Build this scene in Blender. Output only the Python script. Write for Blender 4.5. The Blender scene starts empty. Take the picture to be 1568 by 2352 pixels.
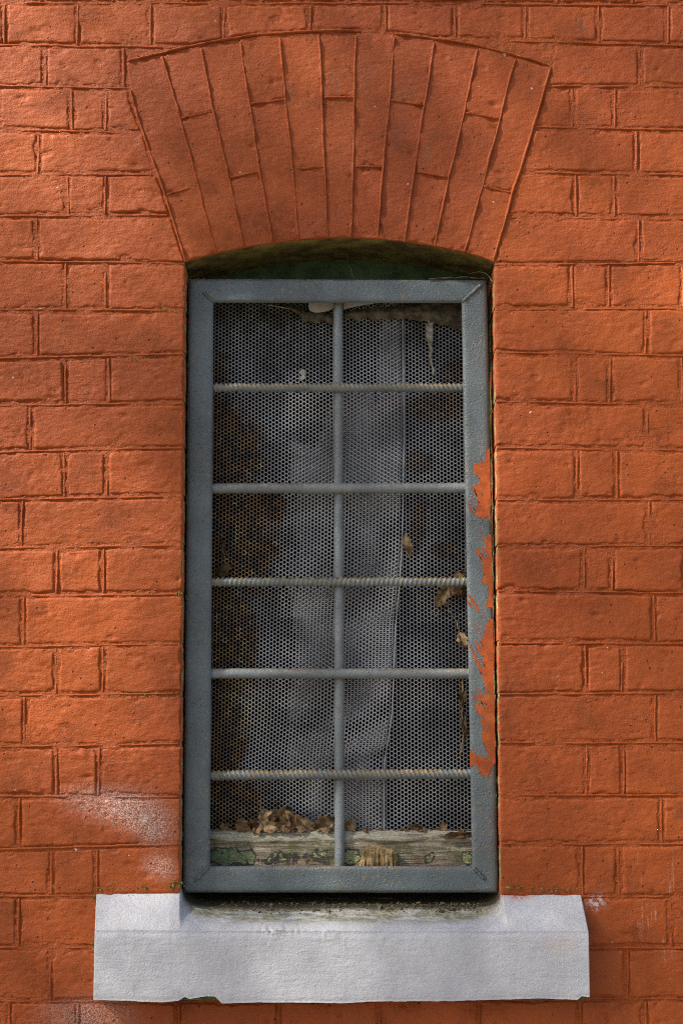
import bpy, bmesh, math, random
import numpy as np
from mathutils import Vector, Matrix

random.seed(7)
rng = np.random.default_rng(11)
scene = bpy.context.scene
COL = scene.collection

# ------------------------------------------------------------------ camera
# photo pixels are written in "F" units: the photograph scaled to 1568 x 2352
D, PITCH, Z0 = 2.70, math.radians(8.5), 1.90          # metres to wall, upward pitch, height of picture centre
IMG_H = 1.672                                          # metres of wall in the picture height at distance D
cp, sp = math.cos(PITCH), math.sin(PITCH)
CAM = np.array([0.0, -D * cp, Z0 - D * sp])
cam_d = bpy.data.cameras.new('camera'); cam = bpy.data.objects.new('camera', cam_d); COL.objects.link(cam)
cam.location = CAM; cam.rotation_euler = (math.radians(90) + PITCH, 0, 0)
cam_d.sensor_fit = 'VERTICAL'; cam_d.sensor_height = 36; cam_d.lens = 36 * D / IMG_H
cam_d.clip_start = 0.05; cam_d.clip_end = 600
scene.camera = cam
scene.render.resolution_x, scene.render.resolution_y = 682, 1024

# ------------------------------------------------------------------ light
SUN_EL, SUN_AZ = math.radians(41), math.radians(-61)  # azimuth measured from straight out of the wall, negative = left
world = bpy.data.worlds.new('World'); scene.world = world; world.use_nodes = True
wn = world.node_tree; bg = wn.nodes['Background']
sky = wn.nodes.new('ShaderNodeTexSky'); sky.sky_type = 'NISHITA'; sky.sun_disc = False
sky.sun_elevation = SUN_EL
sd = Vector((math.sin(SUN_AZ) * math.cos(SUN_EL), -math.cos(SUN_AZ) * math.cos(SUN_EL), math.sin(SUN_EL)))
sky.sun_rotation = math.atan2(sd.x, sd.y)
sky.air_density = 1.0; sky.dust_density = 2.5; sky.ozone_density = 0.6
wn.links.new(sky.outputs[0], bg.inputs[0]); bg.inputs[1].default_value = 0.09
sun_d = bpy.data.lights.new('sun', 'SUN'); sun_d.energy = 5.0; sun_d.angle = math.radians(2.6); sun_d.color = (1, .93, .83)
sun = bpy.data.objects.new('sun', sun_d); COL.objects.link(sun)
sun.rotation_euler = (-sd).to_track_quat('-Z', 'Y').to_euler(); sun.location = sd * 20
vs = scene.view_settings
vs.view_transform = 'Standard'; vs.look = 'None'; vs.gamma = 1; vs.use_curve_mapping = False; vs.exposure = 1.04
scene.cycles.filter_width = 1.1; scene.cycles.use_denoising = False

# ------------------------------------------------------------------ helpers
def P(fx, fy, y=0.0):
    """photo position (F units) -> points on the vertical plane at depth y (numpy arrays ok)"""
    fx = np.asarray(fx, float); fy = np.asarray(fy, float); y = np.asarray(y, float)
    k = IMG_H / 2352.0 / D
    a = (fx - 784.0) * k; b = (1176.0 - fy) * k
    dx, dy, dz = a, cp - sp * b, sp + cp * b
    t = (y - CAM[1]) / dy
    return np.stack(np.broadcast_arrays(dx * t, y + 0 * dx, CAM[2] + dz * t), -1)

def P1(fx, fy, y=0.0):
    return Vector(P(fx, fy, y).tolist())

def _h(ix, iy, iz, seed):
    n = (ix * 374761393 + iy * 668265263 + iz * 2147483647 + seed * 974711) & 0xffffffff
    n = ((n ^ (n >> 13)) * 1274126177) & 0xffffffff
    n = ((n ^ (n >> 16)) * 2246822519) & 0xffffffff
    return ((n ^ (n >> 15)) & 0xffffff) / float(0xffffff)

def vnoise(x, y, z=0.0, seed=0):
    x, y, z = np.broadcast_arrays(np.asarray(x, float), np.asarray(y, float), np.asarray(z, float))
    xi, yi, zi = np.floor(x).astype(np.int64), np.floor(y).astype(np.int64), np.floor(z).astype(np.int64)
    fx, fy, fz = x - xi, y - yi, z - zi
    fx, fy, fz = [f * f * f * (f * (f * 6 - 15) + 10) for f in (fx, fy, fz)]
    r = 0
    for dx in (0, 1):
        for dy in (0, 1):
            for dz in (0, 1):
                w = (fx if dx else 1 - fx) * (fy if dy else 1 - fy) * (fz if dz else 1 - fz)
                r = r + w * _h(xi + dx, yi + dy, zi + dz, seed)
    return r * 2 - 1

def fbm(x, y, z=0.0, seed=0, o=3):
    r, a = 0, 1.0
    for i in range(o):
        r = r + a * vnoise(np.asarray(x) * 2 ** i, np.asarray(y) * 2 ** i, np.asarray(z) * 2 ** i, seed + i * 17); a *= .5
    return r

def mesh_obj(name, V, faces, mat, parent=None, smooth=True, centre=True, mats=None, midx=None):
    """V: (n,3) world coordinates, faces: list of lists or (m,4) array"""
    V = np.asarray(V, float)
    c = (V.min(0) + V.max(0)) / 2 if centre else np.zeros(3)
    me = bpy.data.meshes.new(name)
    if isinstance(faces, np.ndarray):
        m, k = faces.shape
        me.vertices.add(len(V)); me.vertices.foreach_set('co', (V - c).astype(np.float32).ravel())
        me.loops.add(m * k); me.loops.foreach_set('vertex_index', faces.astype(np.int32).ravel())
        me.polygons.add(m); me.polygons.foreach_set('loop_start', np.arange(0, m * k, k, dtype=np.int32))
        me.update(calc_edges=True); me.validate()
    else:
        me.from_pydata((V - c).tolist(), [], faces); me.update()
    for mm in (mats or [mat]): me.materials.append(mm)
    if midx is not None: me.polygons.foreach_set('material_index', np.asarray(midx, np.int32))
    me.polygons.foreach_set('use_smooth', np.full(len(me.polygons), smooth))
    o = bpy.data.objects.new(name, me); COL.objects.link(o); o.location = c
    if parent is not None:
        o.parent = parent
        o.matrix_parent_inverse = Matrix.Translation(-(parent_loc(parent)))
    return o

def parent_loc(p):
    v = Vector(p.location)
    if p.parent: v = Vector(p.location)          # parents are unrotated and store world locations
    return v

def tag(o, label, cat, group=None):
    o['label'] = label; o['category'] = cat
    if group: o['group'] = group
    return o

def empty(name, loc):
    o = bpy.data.objects.new(name, None); COL.objects.link(o); o.location = loc; o.empty_display_size = .05
    return o

def grid_faces(nu, nv, off=0, flip=False):
    i = np.arange(nu - 1)[:, None]; j = np.arange(nv - 1)[None, :]
    a = (i * nv + j).ravel() + off
    q = np.stack([a, a + 1, a + nv + 1, a + nv], 1)
    return q[:, ::-1] if flip else q

def tube(path, rad, seg=12, cap=True):
    """swept tube through path (n,3), rad (n,) or (n,seg)"""
    path = np.asarray(path, float); n = len(path)
    rad = np.broadcast_to(np.asarray(rad, float).reshape(-1, 1) if np.ndim(rad) < 2 else rad, (n, seg))
    t = np.gradient(path, axis=0); t /= np.linalg.norm(t, axis=1)[:, None] + 1e-12
    ref = np.array([0, 1, 0.]) if abs(t[0][1]) < .9 else np.array([0, 0, 1.])
    a = np.cross(t, ref); a /= np.linalg.norm(a, axis=1)[:, None] + 1e-12
    b = np.cross(t, a)
    ang = np.linspace(0, 2 * np.pi, seg, endpoint=False)
    V = path[:, None, :] + rad[:, :, None] * (np.cos(ang)[None, :, None] * a[:, None, :] + np.sin(ang)[None, :, None] * b[:, None, :])
    F = []
    for i in range(n - 1):
        for k in range(seg):
            k2 = (k + 1) % seg
            F.append([i * seg + k, i * seg + k2, (i + 1) * seg + k2, (i + 1) * seg + k])
    V = V.reshape(-1, 3)
    if cap:
        F.append(list(range(seg))); F.append([(n - 1) * seg + k for k in range(seg)][::-1])
    return V, F

def pl(pts, x):
    p = np.asarray(pts, float); return np.interp(x, p[:, 0], p[:, 1])

# ------------------------------------------------------------------ materials
class NB:
    def __init__(s, name):
        s.m = bpy.data.materials.new(name); s.m.use_nodes = True
        s.t = s.m.node_tree; s.n = s.t.nodes; s.bsdf = s.n['Principled BSDF']
        s.pos = s.n.new('ShaderNodeNewGeometry').outputs['Position']
    def set(s, sock, v):
        if isinstance(v, bpy.types.NodeSocket): s.t.links.new(v, sock)
        elif isinstance(v, (tuple, list)) and sock.type == 'RGBA' and len(v) == 3: sock.default_value = (*v, 1)
        else: sock.default_value = v
    def map(s, scale=(1, 1, 1), loc=(0, 0, 0), rot=(0, 0, 0), vec=None, typ='POINT'):
        n = s.n.new('ShaderNodeMapping'); n.vector_type = typ
        s.set(n.inputs['Vector'], vec or s.pos); n.inputs['Location'].default_value = loc
        n.inputs['Rotation'].default_value = rot; n.inputs['Scale'].default_value = scale
        return n.outputs[0]
    def noise(s, scale, detail=3, rough=.55, vec=None, dist=0.0, color=False):
        n = s.n.new('ShaderNodeTexNoise'); s.set(n.inputs['Vector'], vec or s.pos)
        n.inputs['Scale'].default_value = scale; n.inputs['Detail'].default_value = detail
        n.inputs['Roughness'].default_value = rough; n.inputs['Distortion'].default_value = dist
        return n.outputs['Color' if color else 'Fac']
    def voro(s, scale, vec=None, feat='F1', out='Distance'):
        n = s.n.new('ShaderNodeTexVoronoi'); n.feature = feat; s.set(n.inputs['Vector'], vec or s.pos)
        n.inputs['Scale'].default_value = scale; return n.outputs[out]
    def rng(s, v, a, b, c=0.0, d=1.0, smooth=True):
        n = s.n.new('ShaderNodeMapRange'); n.interpolation_type = 'SMOOTHSTEP' if smooth else 'LINEAR'
        s.set(n.inputs['Value'], v)
        for k, q in zip(('From Min', 'From Max', 'To Min', 'To Max'), (a, b, c, d)): n.inputs[k].default_value = q
        return n.outputs[0]
    def math(s, op, a, b=0.0):
        n = s.n.new('ShaderNodeMath'); n.operation = op; s.set(n.inputs[0], a); s.set(n.inputs[1], b); return n.outputs[0]
    def mix(s, f, a, b, blend='MIX'):
        n = s.n.new('ShaderNodeMix'); n.data_type = 'RGBA'; n.blend_type = blend
        s.set(n.inputs[0], f); s.set(n.inputs[6], a); s.set(n.inputs[7], b); return n.outputs[2]
    def bump(s, h, dist, strength=1.0, nrm=None):
        n = s.n.new('ShaderNodeBump'); n.inputs['Distance'].default_value = dist; n.inputs['Strength'].default_value = strength
        s.set(n.inputs['Height'], h)
        if nrm: s.set(n.inputs['Normal'], nrm)
        return n.outputs[0]
    def ellipse(s, fx, fy, rx, ry, rot=0.0, y=0.0, inner=0.0):
        c = P(fx, fy, y); k = IMG_H / 2352
        m = s.map(loc=(c[0], 0, c[2]), rot=(0, math.radians(rot), 0), scale=(rx * k, 1e6, ry * k), typ='TEXTURE')
        n = s.n.new('ShaderNodeVectorMath'); n.operation = 'LENGTH'; s.set(n.inputs[0], m)
        return s.rng(n.outputs['Value'], inner, 1.0, 1.0, 0.0)
    def axis(s, k):
        n = s.n.new('ShaderNodeSeparateXYZ'); s.set(n.inputs[0], s.pos); return n.outputs[k]
    def nz(s):
        g = s.n.new('ShaderNodeNewGeometry'); n = s.n.new('ShaderNodeSeparateXYZ'); s.set(n.inputs[0], g.outputs['Normal']); return n.outputs[2]
    def done(s, col, rough, nrm=None, metal=0.0, spec=.5):
        b = s.bsdf.inputs
        s.set(b['Base Color'], col); s.set(b['Roughness'], rough); s.set(b['Metallic'], metal); b['Specular IOR Level'].default_value = spec
        if nrm: s.set(b['Normal'], nrm)
        return s.m

ORANGE = (.50, .098, .030)
def paint_material(name, rough_amt=1.0, moss=0.0, outer=False):
    b = NB(name)
    big = b.noise(2.6, 3, .5); mid = b.noise(14, 4, .6); fine = b.noise(90, 4, .65)
    col = b.mix(b.rng(big, .35, .66), (.292, .0555, .0082), (.405, .085, .0132))
    col = b.mix(b.math('MULTIPLY', b.rng(mid, .48, .75), .55), col, (.205, .043, .008))
    col = b.mix(b.math('MULTIPLY', b.rng(fine, .55, .8), .35), col, (.44, .116, .024))
    # grimy grey smudges on the arch, brushed vertically
    br = b.noise(60, 4, .7, vec=b.map(scale=(3.5, 1, .35)))
    sm = None
    for e in ((836, 175, 34, 75, 0), (925, 215, 40, 60, 8), (915, 310, 28, 70, 6), (770, 185, 26, 60, 0), (985, 345, 18, 60, 10), (1335, 60, 30, 40, 0), (665, 215, 22, 50, 0)):
        m = b.ellipse(*e); sm = m if sm is None else b.math('MAXIMUM', sm, m)
    col = b.mix(b.math('MULTIPLY', b.math('MULTIPLY', sm, b.rng(br, .38, .68)), .62), col, (.13, .075, .048))
    # pale overspray speckle left of the window, drips right of the sill
    sp_ = b.noise(760, 2, .6)
    sp2 = b.noise(420, 3, .6)
    ov = None
    for e in ((330, 1872, 130, 75, 25), (352, 1905, 62, 45, 35), (370, 1990, 60, 45, 10), (250, 1850, 160, 60, 10), (205, 2330, 150, 60, 0)):
        m = b.ellipse(*e); ov = m if ov is None else b.math('ADD', ov, m)
    ov = b.math('MULTIPLY', ov, b.rng(sp_, .44, .60)); ov = b.math('MULTIPLY', ov, b.rng(sp2, .25, .6))
    col = b.mix(b.math('MINIMUM', b.math('MULTIPLY', ov, .75), .85), col, (.82, .68, .62))
    drip = b.noise(220, 2, .5, vec=b.map(scale=(1, 1, .06)))
    dr = b.math('MULTIPLY', b.ellipse(1510, 2060, 75, 190), b.rng(drip, .60, .70)); dr = b.math('MULTIPLY', dr, b.rng(sp2, .35, .6))
    col = b.mix(b.math('MULTIPLY', dr, .6), col, (.75, .5, .42))
    wb = b.math('MULTIPLY', b.ellipse(1368, 2072, 36, 26, -25), b.rng(b.noise(260, 3, .7, vec=b.map(scale=(.6, 1, .6))), .46, .54))
    col = b.mix(b.math('MULTIPLY', wb, .9), col, (.60, .59, .62))
    # chipped white flecks
    fl = b.math('MULTIPLY', b.rng(b.noise(85, 2, .5), .745, .765), b.rng(b.noise(7, 2), .5, .55))
    col = b.mix(b.math('MULTIPLY', fl, .8), col, (.72, .66, .6))
    if moss > .6:
        ds = b.math('MULTIPLY', b.rng(b.noise(135, 4, .7), .62, .70), b.rng(b.noise(11, 2), .40, .58))
        col = b.mix(b.math('MULTIPLY', ds, .8), col, (.055, .035, .016))
    if moss:
        mo = b.noise(150, 4, .7)
        near = b.math('ABSOLUTE', b.axis(0)); w = b.rng(near, .255, .52, 1.0, .12)
        mm = b.math('MULTIPLY', b.rng(mo, .60, .70), w); mm = b.math('MULTIPLY', mm, b.rng(b.noise(9, 2), .42, .62))
        col = b.mix(b.math('MULTIPLY', mm, moss), col, b.mix(b.rng(b.noise(500, 1), .4, .6), (.05, .065, .012), (.33, .34, .09)))
    oi = b.n.new('ShaderNodeObjectInfo'); col = b.mix(b.math('MULTIPLY', oi.outputs['Random'], .22), col, (.23, .050, .009))
    # relief: orange peel, trowel drag, pits
    n1 = b.noise(620, 2, .6); n2 = b.noise(280, 4, .7); n3 = b.noise(110, 3, .55, vec=b.map(scale=(.6, 1, 1.3)))
    v = b.voro(60, vec=b.map(scale=(1, 1, 1))); pit = b.math('MULTIPLY', b.rng(v, .05, .13, 1, 0), b.rng(b.noise(25, 2), .46, .56))
    wr = b.noise(70, 5, .62, dist=1.6); ridg = b.rng(b.math('ABSOLUTE', b.math('SUBTRACT', wr, .5)), 0, .05, 1, 0)
    h = b.math('ADD', b.math('MULTIPLY', n2, .8 * rough_amt), b.math('MULTIPLY', n3, 1.35 * rough_amt))
    h = b.math('ADD', h, b.math('MULTIPLY', n1, .45))
    h = b.math('ADD', h, b.math('MULTIPLY', b.math('MULTIPLY', ridg, b.rng(mid, .5, .65)), .22))
    h = b.math('SUBTRACT', h, b.math('MULTIPLY', pit, 2.0))
    col = b.mix(b.math('MULTIPLY', b.rng(pit, .45, .9), .75), col, (.06, .028, .012))  # pit hollows coloured dark, standing in for the shade inside them
    if outer:
        br = b.n.new('ShaderNodeTexBrick'); b.set(br.inputs['Vector'], b.map(rot=(math.radians(90), 0, 0)))
        br.inputs['Scale'].default_value = 1.0; br.inputs['Brick Width'].default_value = .24; br.inputs['Row Height'].default_value = .078
        br.inputs['Mortar Size'].default_value = .005; br.inputs['Mortar Smooth'].default_value = .5
        h = b.math('SUBTRACT', h, b.math('MULTIPLY', br.outputs['Fac'], 2.5))
    return b.done(col, b.rng(mid, .3, .7, .46, .62), b.bump(h, .0014), spec=.3)

M_BRICK = paint_material('painted_brick', .85, .25)
M_MORTAR = paint_material('painted_mortar', 2.2, .95)
M_BEAD = paint_material('painted_bead', 1.0, .45)
M_OUTER = paint_material('painted_outer_wall', 1.0, 0, True)

def soffit_material():
    b = NB('mossy_bare_brick')
    c = b.mix(b.rng(b.noise(24, 4, .6), .35, .65), (.075, .055, .022), (.19, .165, .045))
    c = b.mix(b.rng(b.noise(60, 4, .6), .55, .7), c, (.15, .10, .05))
    return b.done(c, .9, b.bump(b.noise(160, 5, .65), .003), spec=.2)
M_SOFFIT = soffit_material()

def reveal_material():
    b = NB('painted_reveal')
    m = b.rng(b.noise(50, 4, .65), .46, .56)
    c = b.mix(m, (.50, .115, .04), b.mix(b.rng(b.noise(200, 3), .4, .6), (.55, .50, .25), (.16, .14, .05)))
    return b.done(c, .7, b.bump(b.noise(200, 4, .6), .002), spec=.3)
M_REVEAL = reveal_material()

def steel_material(name, base, rusty, dusty=0.0):
    b = NB(name)
    n = b.noise(260, 4, .7); g = b.noise(12, 3, .6)
    col = b.mix(b.rng(g, .35, .65), tuple(c * .82 for c in base), tuple(c * 1.15 for c in base))
    rs = b.math('MULTIPLY', b.rng(b.noise(150, 4, .7), .54, .66), b.rng(b.noise(13, 3), .42, .60))
    col = b.mix(b.math('MULTIPLY', rs, rusty), col, b.mix(b.rng(b.noise(420, 2), .4, .6), (.20, .085, .022), (.40, .32, .13)))
    sc_ = b.math('MULTIPLY', b.rng(b.noise(420, 3, .7), .64, .70), b.rng(b.noise(20, 3), .45, .62))
    col = b.mix(b.math('MULTIPLY', sc_, .6), col, (.42, .43, .38))
    up = b.math('MULTIPLY', b.rng(b.nz(), .0, .75), b.rng(b.noise(45, 4, .7), .36, .56))
    col = b.mix(b.math('MULTIPLY', up, dusty), col, b.mix(b.rng(b.noise(120, 3), .4, .6), (.34, .27, .12), (.22, .115, .04)))
    bl = b.voro(210); blob = b.rng(bl, .12, .34, 1, 0)
    blob = b.math('MULTIPLY', blob, b.rng(b.noise(55, 2), .42, .6))
    h = b.math('ADD', b.math('MULTIPLY', n, .9), b.math('MULTIPLY', blob, .55))
    h = b.math('ADD', h, b.math('MULTIPLY', b.noise(900, 2), .25))
    return b.done(col, b.rng(n, .3, .7, .26, .46), b.bump(h, .0014), spec=.55)
M_STEEL = steel_material('grey_frame_paint', (.105, .130, .139), .45, .3)
M_BAR = steel_material('grey_bar_paint', (.17, .19, .185), .95, 1.0)
M_BAR2 = steel_material('grey_round_bar_paint', (.19, .215, .225), .7, .45)
def smear_material():
    b = NB('orange_paint_smear')
    c = b.mix(b.rng(b.noise(60, 3), .4, .6), (.29, .058, .008), (.38, .084, .013))
    return b.done(c, .45, b.bump(b.noise(300, 3), .0007), spec=.4)
M_SMEAR = smear_material()

def sheet_material(name, kind):
    b = NB(name)
    g = b.noise(9, 4, .6)
    col = b.mix(b.rng(g, .35, .65), (.17, .17, .178), (.35, .35, .362))
    yy = .085
    r = None
    if kind == 'front':
        es = ((510, 1040, 170, 190, 0), (550, 1240, 150, 240, 0), (530, 1480, 120, 230, 0), (505, 1700, 110, 260, 0), (520, 1860, 170, 130, 0), (490, 1250, 110, 800, 0), (620, 1160, 70, 80, 0))
    else:
        es = ((1010, 930, 110, 75, 0), (965, 1060, 60, 50, 0), (960, 1210, 35, 110, 8), (1020, 1265, 60, 40, 0), (1040, 860, 60, 60, 0))
    for e in es:
        m = b.ellipse(*e, y=yy); r = m if r is None else b.math('MAXIMUM', r, m)
    rr = b.rng(b.math('ADD', r, b.math('MULTIPLY', b.math('SUBTRACT', b.noise(40, 5, .75), .5), 1.3)), .18, .60)
    rust = b.mix(b.rng(b.noise(45, 4, .7), .38, .62), (.055, .036, .028), (.22, .11, .03))
    rust = b.mix(b.rng(b.noise(70, 3, .7), .56, .68), rust, (.40, .33, .13))
    col = b.mix(b.math('MULTIPLY', rr, .92 if kind == 'front' else .6), col, rust)
    top_shade = b.math('MULTIPLY', b.math('MAXIMUM', b.ellipse(640, 715, 430, 235, y=yy), b.ellipse(960, 715, 300, 230, y=yy)), b.rng(b.noise(35, 4, .7), .25, .6))
    col = b.mix(b.math('MULTIPLY', top_shade, .92), col, (.075, .066, .052))  # shade under the arch painted into the colour of the sheet's upper part
    # pale limescale-like patch low on the left
    if kind == 'front':
        pp = b.math('MULTIPLY', b.ellipse(575, 1620, 75, 130, -20, y=yy), b.rng(b.noise(60, 4, .7), .42, .58))
        col = b.mix(b.math('MULTIPLY', pp, .75), col, (.50, .45, .30))
    col = b.mix(b.math('MULTIPLY', b.rng(b.noise(160, 3), .6, .72), .5), col, (.55, .55, .52))
    return b.done(col, .5, b.bump(b.noise(500, 2), .0005), metal=.25, spec=.5)
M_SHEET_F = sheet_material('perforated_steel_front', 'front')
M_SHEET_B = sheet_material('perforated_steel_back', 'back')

YF_ = -.046
def sill_material():
    b = NB('white_sill_paint')
    col = b.mix(b.rng(b.noise(7, 4, .6), .35, .65), (.50, .505, .54), (.58, .585, .615))
    yel = b.math('MULTIPLY', b.rng(b.nz(), .15, .8), .35)
    col = b.mix(b.math('MULTIPLY', yel, b.rng(b.noise(20, 3), .3, .6)), col, (.50, .487, .445))
    k = IMG_H / 2352
    # dirt and algae along the back of the tray, rust blush at the right end
    zt = P(784, 2093, 0)[2]
    d = b.math('ADD', b.axis(2), b.math('MULTIPLY', b.math('SUBTRACT', b.noise(28, 5, .7), .5), .05))
    inn = b.rng(b.math('ABSOLUTE', b.math('SUBTRACT', b.axis(0), P(782, 2090, 0)[0])), .252, .266, 1, 0)
    backm = b.math('MULTIPLY', b.rng(b.math('SUBTRACT', b.axis(1), b.math('MULTIPLY', b.math('POWER', b.rng(b.math('ABSOLUTE', b.math('SUBTRACT', b.axis(0), P(782, 2090, 0)[0])), .17, .262, 0, 1, False), 2.2), .042)), -.036, -.006), inn)
    al = b.math('MULTIPLY', backm, b.rng(b.noise(60, 5, .7, vec=b.map(scale=(.3, 1, 1))), .30, .55))
    alg = b.mix(b.rng(b.noise(90, 4, .7), .4, .62), (.11, .098, .05), (.31, .29, .17))
    col = b.mix(b.math('MULTIPLY', al, .85), col, alg)
    col = b.mix(b.math('MULTIPLY', b.rng(b.axis(1), .008, .03), inn), col, (.045, .038, .022))
    # moss specks high on the ears and along the edges
    ears = b.math('MULTIPLY', b.rng(b.axis(1), -.022, -.002), b.rng(b.noise(220, 4, .7), .56, .66))
    col = b.mix(b.math('MULTIPLY', b.math('MULTIPLY', ears, b.rng(b.noise(16, 3), .45, .6)), .85), col, (.10, .11, .06))
    grime = b.math('MULTIPLY', b.rng(b.noise(240, 4, .7), .62, .70), b.rng(b.noise(18, 3), .50, .64))
    col = b.mix(b.math('MULTIPLY', grime, .6), col, (.28, .26, .20))
    rs_ = b.math('MULTIPLY', b.math('MULTIPLY', b.rng(b.noise(46, 4, .65, vec=b.map(scale=(1, 1, .10))), .46, .68), b.rng(b.axis(1), YF_ + .004, YF_ + .001)), .14)
    col = b.mix(rs_, col, (.36, .345, .32))
    bl = b.math('MULTIPLY', b.ellipse(1285, 2170, 60, 40, y=-.046), .25)
    col = b.mix(bl, col, (.62, .42, .30))
    rb = b.math('MULTIPLY', b.ellipse(1195, 2052, 55, 22, -8, y=-.005), b.rng(b.noise(300, 3, .7), .40, .50))
    col = b.mix(rb, col, (.50, .10, .035))
    h = b.math('ADD', b.noise(300, 4, .6), b.math('MULTIPLY', b.noise(110, 4, .6, vec=b.map(scale=(.35, 1, 1.5))), 1.3))
    h = b.math('ADD', h, b.math('MULTIPLY', b.rng(b.voro(90), .05, .2, 1, 0), .4))
    return b.done(col, .6, b.bump(h, .0011), spec=.3)
M_SILL = sill_material()

def simple(name, c1, c2, scale, rough, bdist=.001, bscale=200, spec=.3):
    b = NB(name)
    return b.done(b.mix(b.rng(b.noise(scale, 4, .65), .38, .62), c1, c2), rough, b.bump(b.noise(bscale, 4, .6), bdist), spec=spec)
M_DIRT = simple('dirt_crumbs', (.035, .026, .014), (.16, .125, .07), 170, .95)
M_MOSS = simple('moss', (.06, .062, .018), (.30, .28, .08), 160, .95)
M_LEAF = simple('dry_leaf', (.06, .032, .012), (.20, .12, .055), 60, .75, .0006, 260)
M_LEAF2 = simple('pale_dry_leaf', (.12, .075, .033), (.33, .23, .125), 70, .75, .0006, 260)
M_CHUNK = simple('rotten_wood', (.10, .065, .028), (.33, .23, .11), 45, .9, .0025, 120)
M_WEB = simple('cobweb_dust', (.06, .048, .034), (.15, .125, .09), 70, .95, .002, 150)
M_SCR0 = simple('pale_web', (.14, .125, .10), (.32, .29, .24), 90, .95)
M_THREAD = simple('spider_thread', (.30, .27, .2), (.5, .47, .4), 90, .8)
M_PAPER = simple('torn_card', (.46, .45, .44), (.56, .55, .53), 12, .85, .0004)
M_GREEN = simple('dark_green_timber', (.02, .05, .02), (.055, .10, .04), 30, .6, .001, 100)
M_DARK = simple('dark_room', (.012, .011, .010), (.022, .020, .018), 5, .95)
M_CORE = simple('mossy_concrete', (.05, .06, .02), (.15, .15, .06), 60, .9)
M_GROUND = simple('gravelly_earth', (.10, .085, .06), (.22, .19, .14), 6, .95, .01, 40)

def wood_material():
    b = NB('weathered_timber')
    gr = b.noise(26, 6, .7, vec=b.map(scale=(.55, 1, 9))); gr2 = b.noise(70, 4, .7, vec=b.map(scale=(.35, 1, 9)))
    col = b.mix(b.rng(gr, .36, .62), (.19, .155, .105), (.50, .44, .33))
    col = b.mix(b.math('MULTIPLY', b.rng(gr2, .52, .66), .8), col, (.06, .045, .03))
    al = b.math('MULTIPLY', b.rng(b.noise(24, 5, .75), .46, .62), .75)
    col = b.mix(al, col, (.13, .135, .05))
    zr = b.axis(2); z1, z2 = P(784, 1932, .058)[2], P(784, 1905, .058)[2]
    ledge = b.rng(zr, z1, z1 + .001)
    pale = b.math('MULTIPLY', ledge, b.rng(b.noise(34, 5, .7, vec=b.map(scale=(.5, 1, 3))), .40, .52))
    col = b.mix(b.math('MULTIPLY', pale, .85), col, (.50, .47, .37))
    pink = b.math('MULTIPLY', b.rng(zr, P(784, 1985, .058)[2], P(784, 1950, .058)[2], 1, 0), b.rng(b.noise(14, 3), .42, .58))
    col = b.mix(b.math('MULTIPLY', pink, .5), col, (.36, .19, .11))
    # grey primer patches then flaking green paint on top, thick at the left end
    face = b.rng(zr, z1 - .010, z1 - .001, 1, 0)
    cell = b.noise(52, 4, .6, dist=.8)
    lo = b.ellipse(520, 1968, 110, 34, y=.058); l2 = b.ellipse(640, 1975, 90, 30, y=.058); l3 = b.ellipse(740, 1968, 70, 34, y=.058)
    l4 = b.ellipse(1075, 1968, 34, 26, y=.058); l5 = b.ellipse(985, 1970, 22, 20, y=.058); l6 = b.ellipse(805, 1970, 40, 36, y=.058)
    a = b.math('MAXIMUM', b.math('MULTIPLY', lo, 1.0), b.math('MULTIPLY', l2, .55))
    for q, w in ((l3, .6), (l4, .9), (l5, .6), (l6, .75)): a = b.math('MAXIMUM', a, b.math('MULTIPLY', q, w))
    t = b.math('ADD', a, b.math('MULTIPLY', b.math('SUBTRACT', cell, .5), 1.7))
    prim = b.math('MULTIPLY', b.rng(t, .30, .36), face); grn = b.math('MULTIPLY', b.rng(t, .50, .55), face)
    col = b.mix(prim, col, (.085, .080, .068))
    crk = b.rng(b.voro(150, feat='DISTANCE_TO_EDGE'), .01, .05)
    gcol = b.mix(b.rng(b.axis(0), P(500, 1970, .058)[0], P(660, 1970, .058)[0]), (.19, .235, .12), (.40, .41, .21))
    gcol = b.mix(crk, (.05, .06, .03), gcol)
    col = b.mix(grn, col, gcol)
    h = b.math('ADD', b.math('MULTIPLY', gr, .9), b.math('MULTIPLY', gr2, .6)); h = b.math('ADD', h, b.math('MULTIPLY', grn, .35))
    return b.done(col, .85, b.bump(h, .006), spec=.2)
M_WOOD = wood_material()

# ------------------------------------------------------------------ setting: ground and the rest of the wall
gr = mesh_obj('ground', [(-150, -150, 0), (150, -150, 0), (150, 150, 0), (-150, 150, 0)], [[0, 1, 2, 3]], M_GROUND, centre=False, smooth=False)
gr['kind'] = 'structure'


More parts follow.
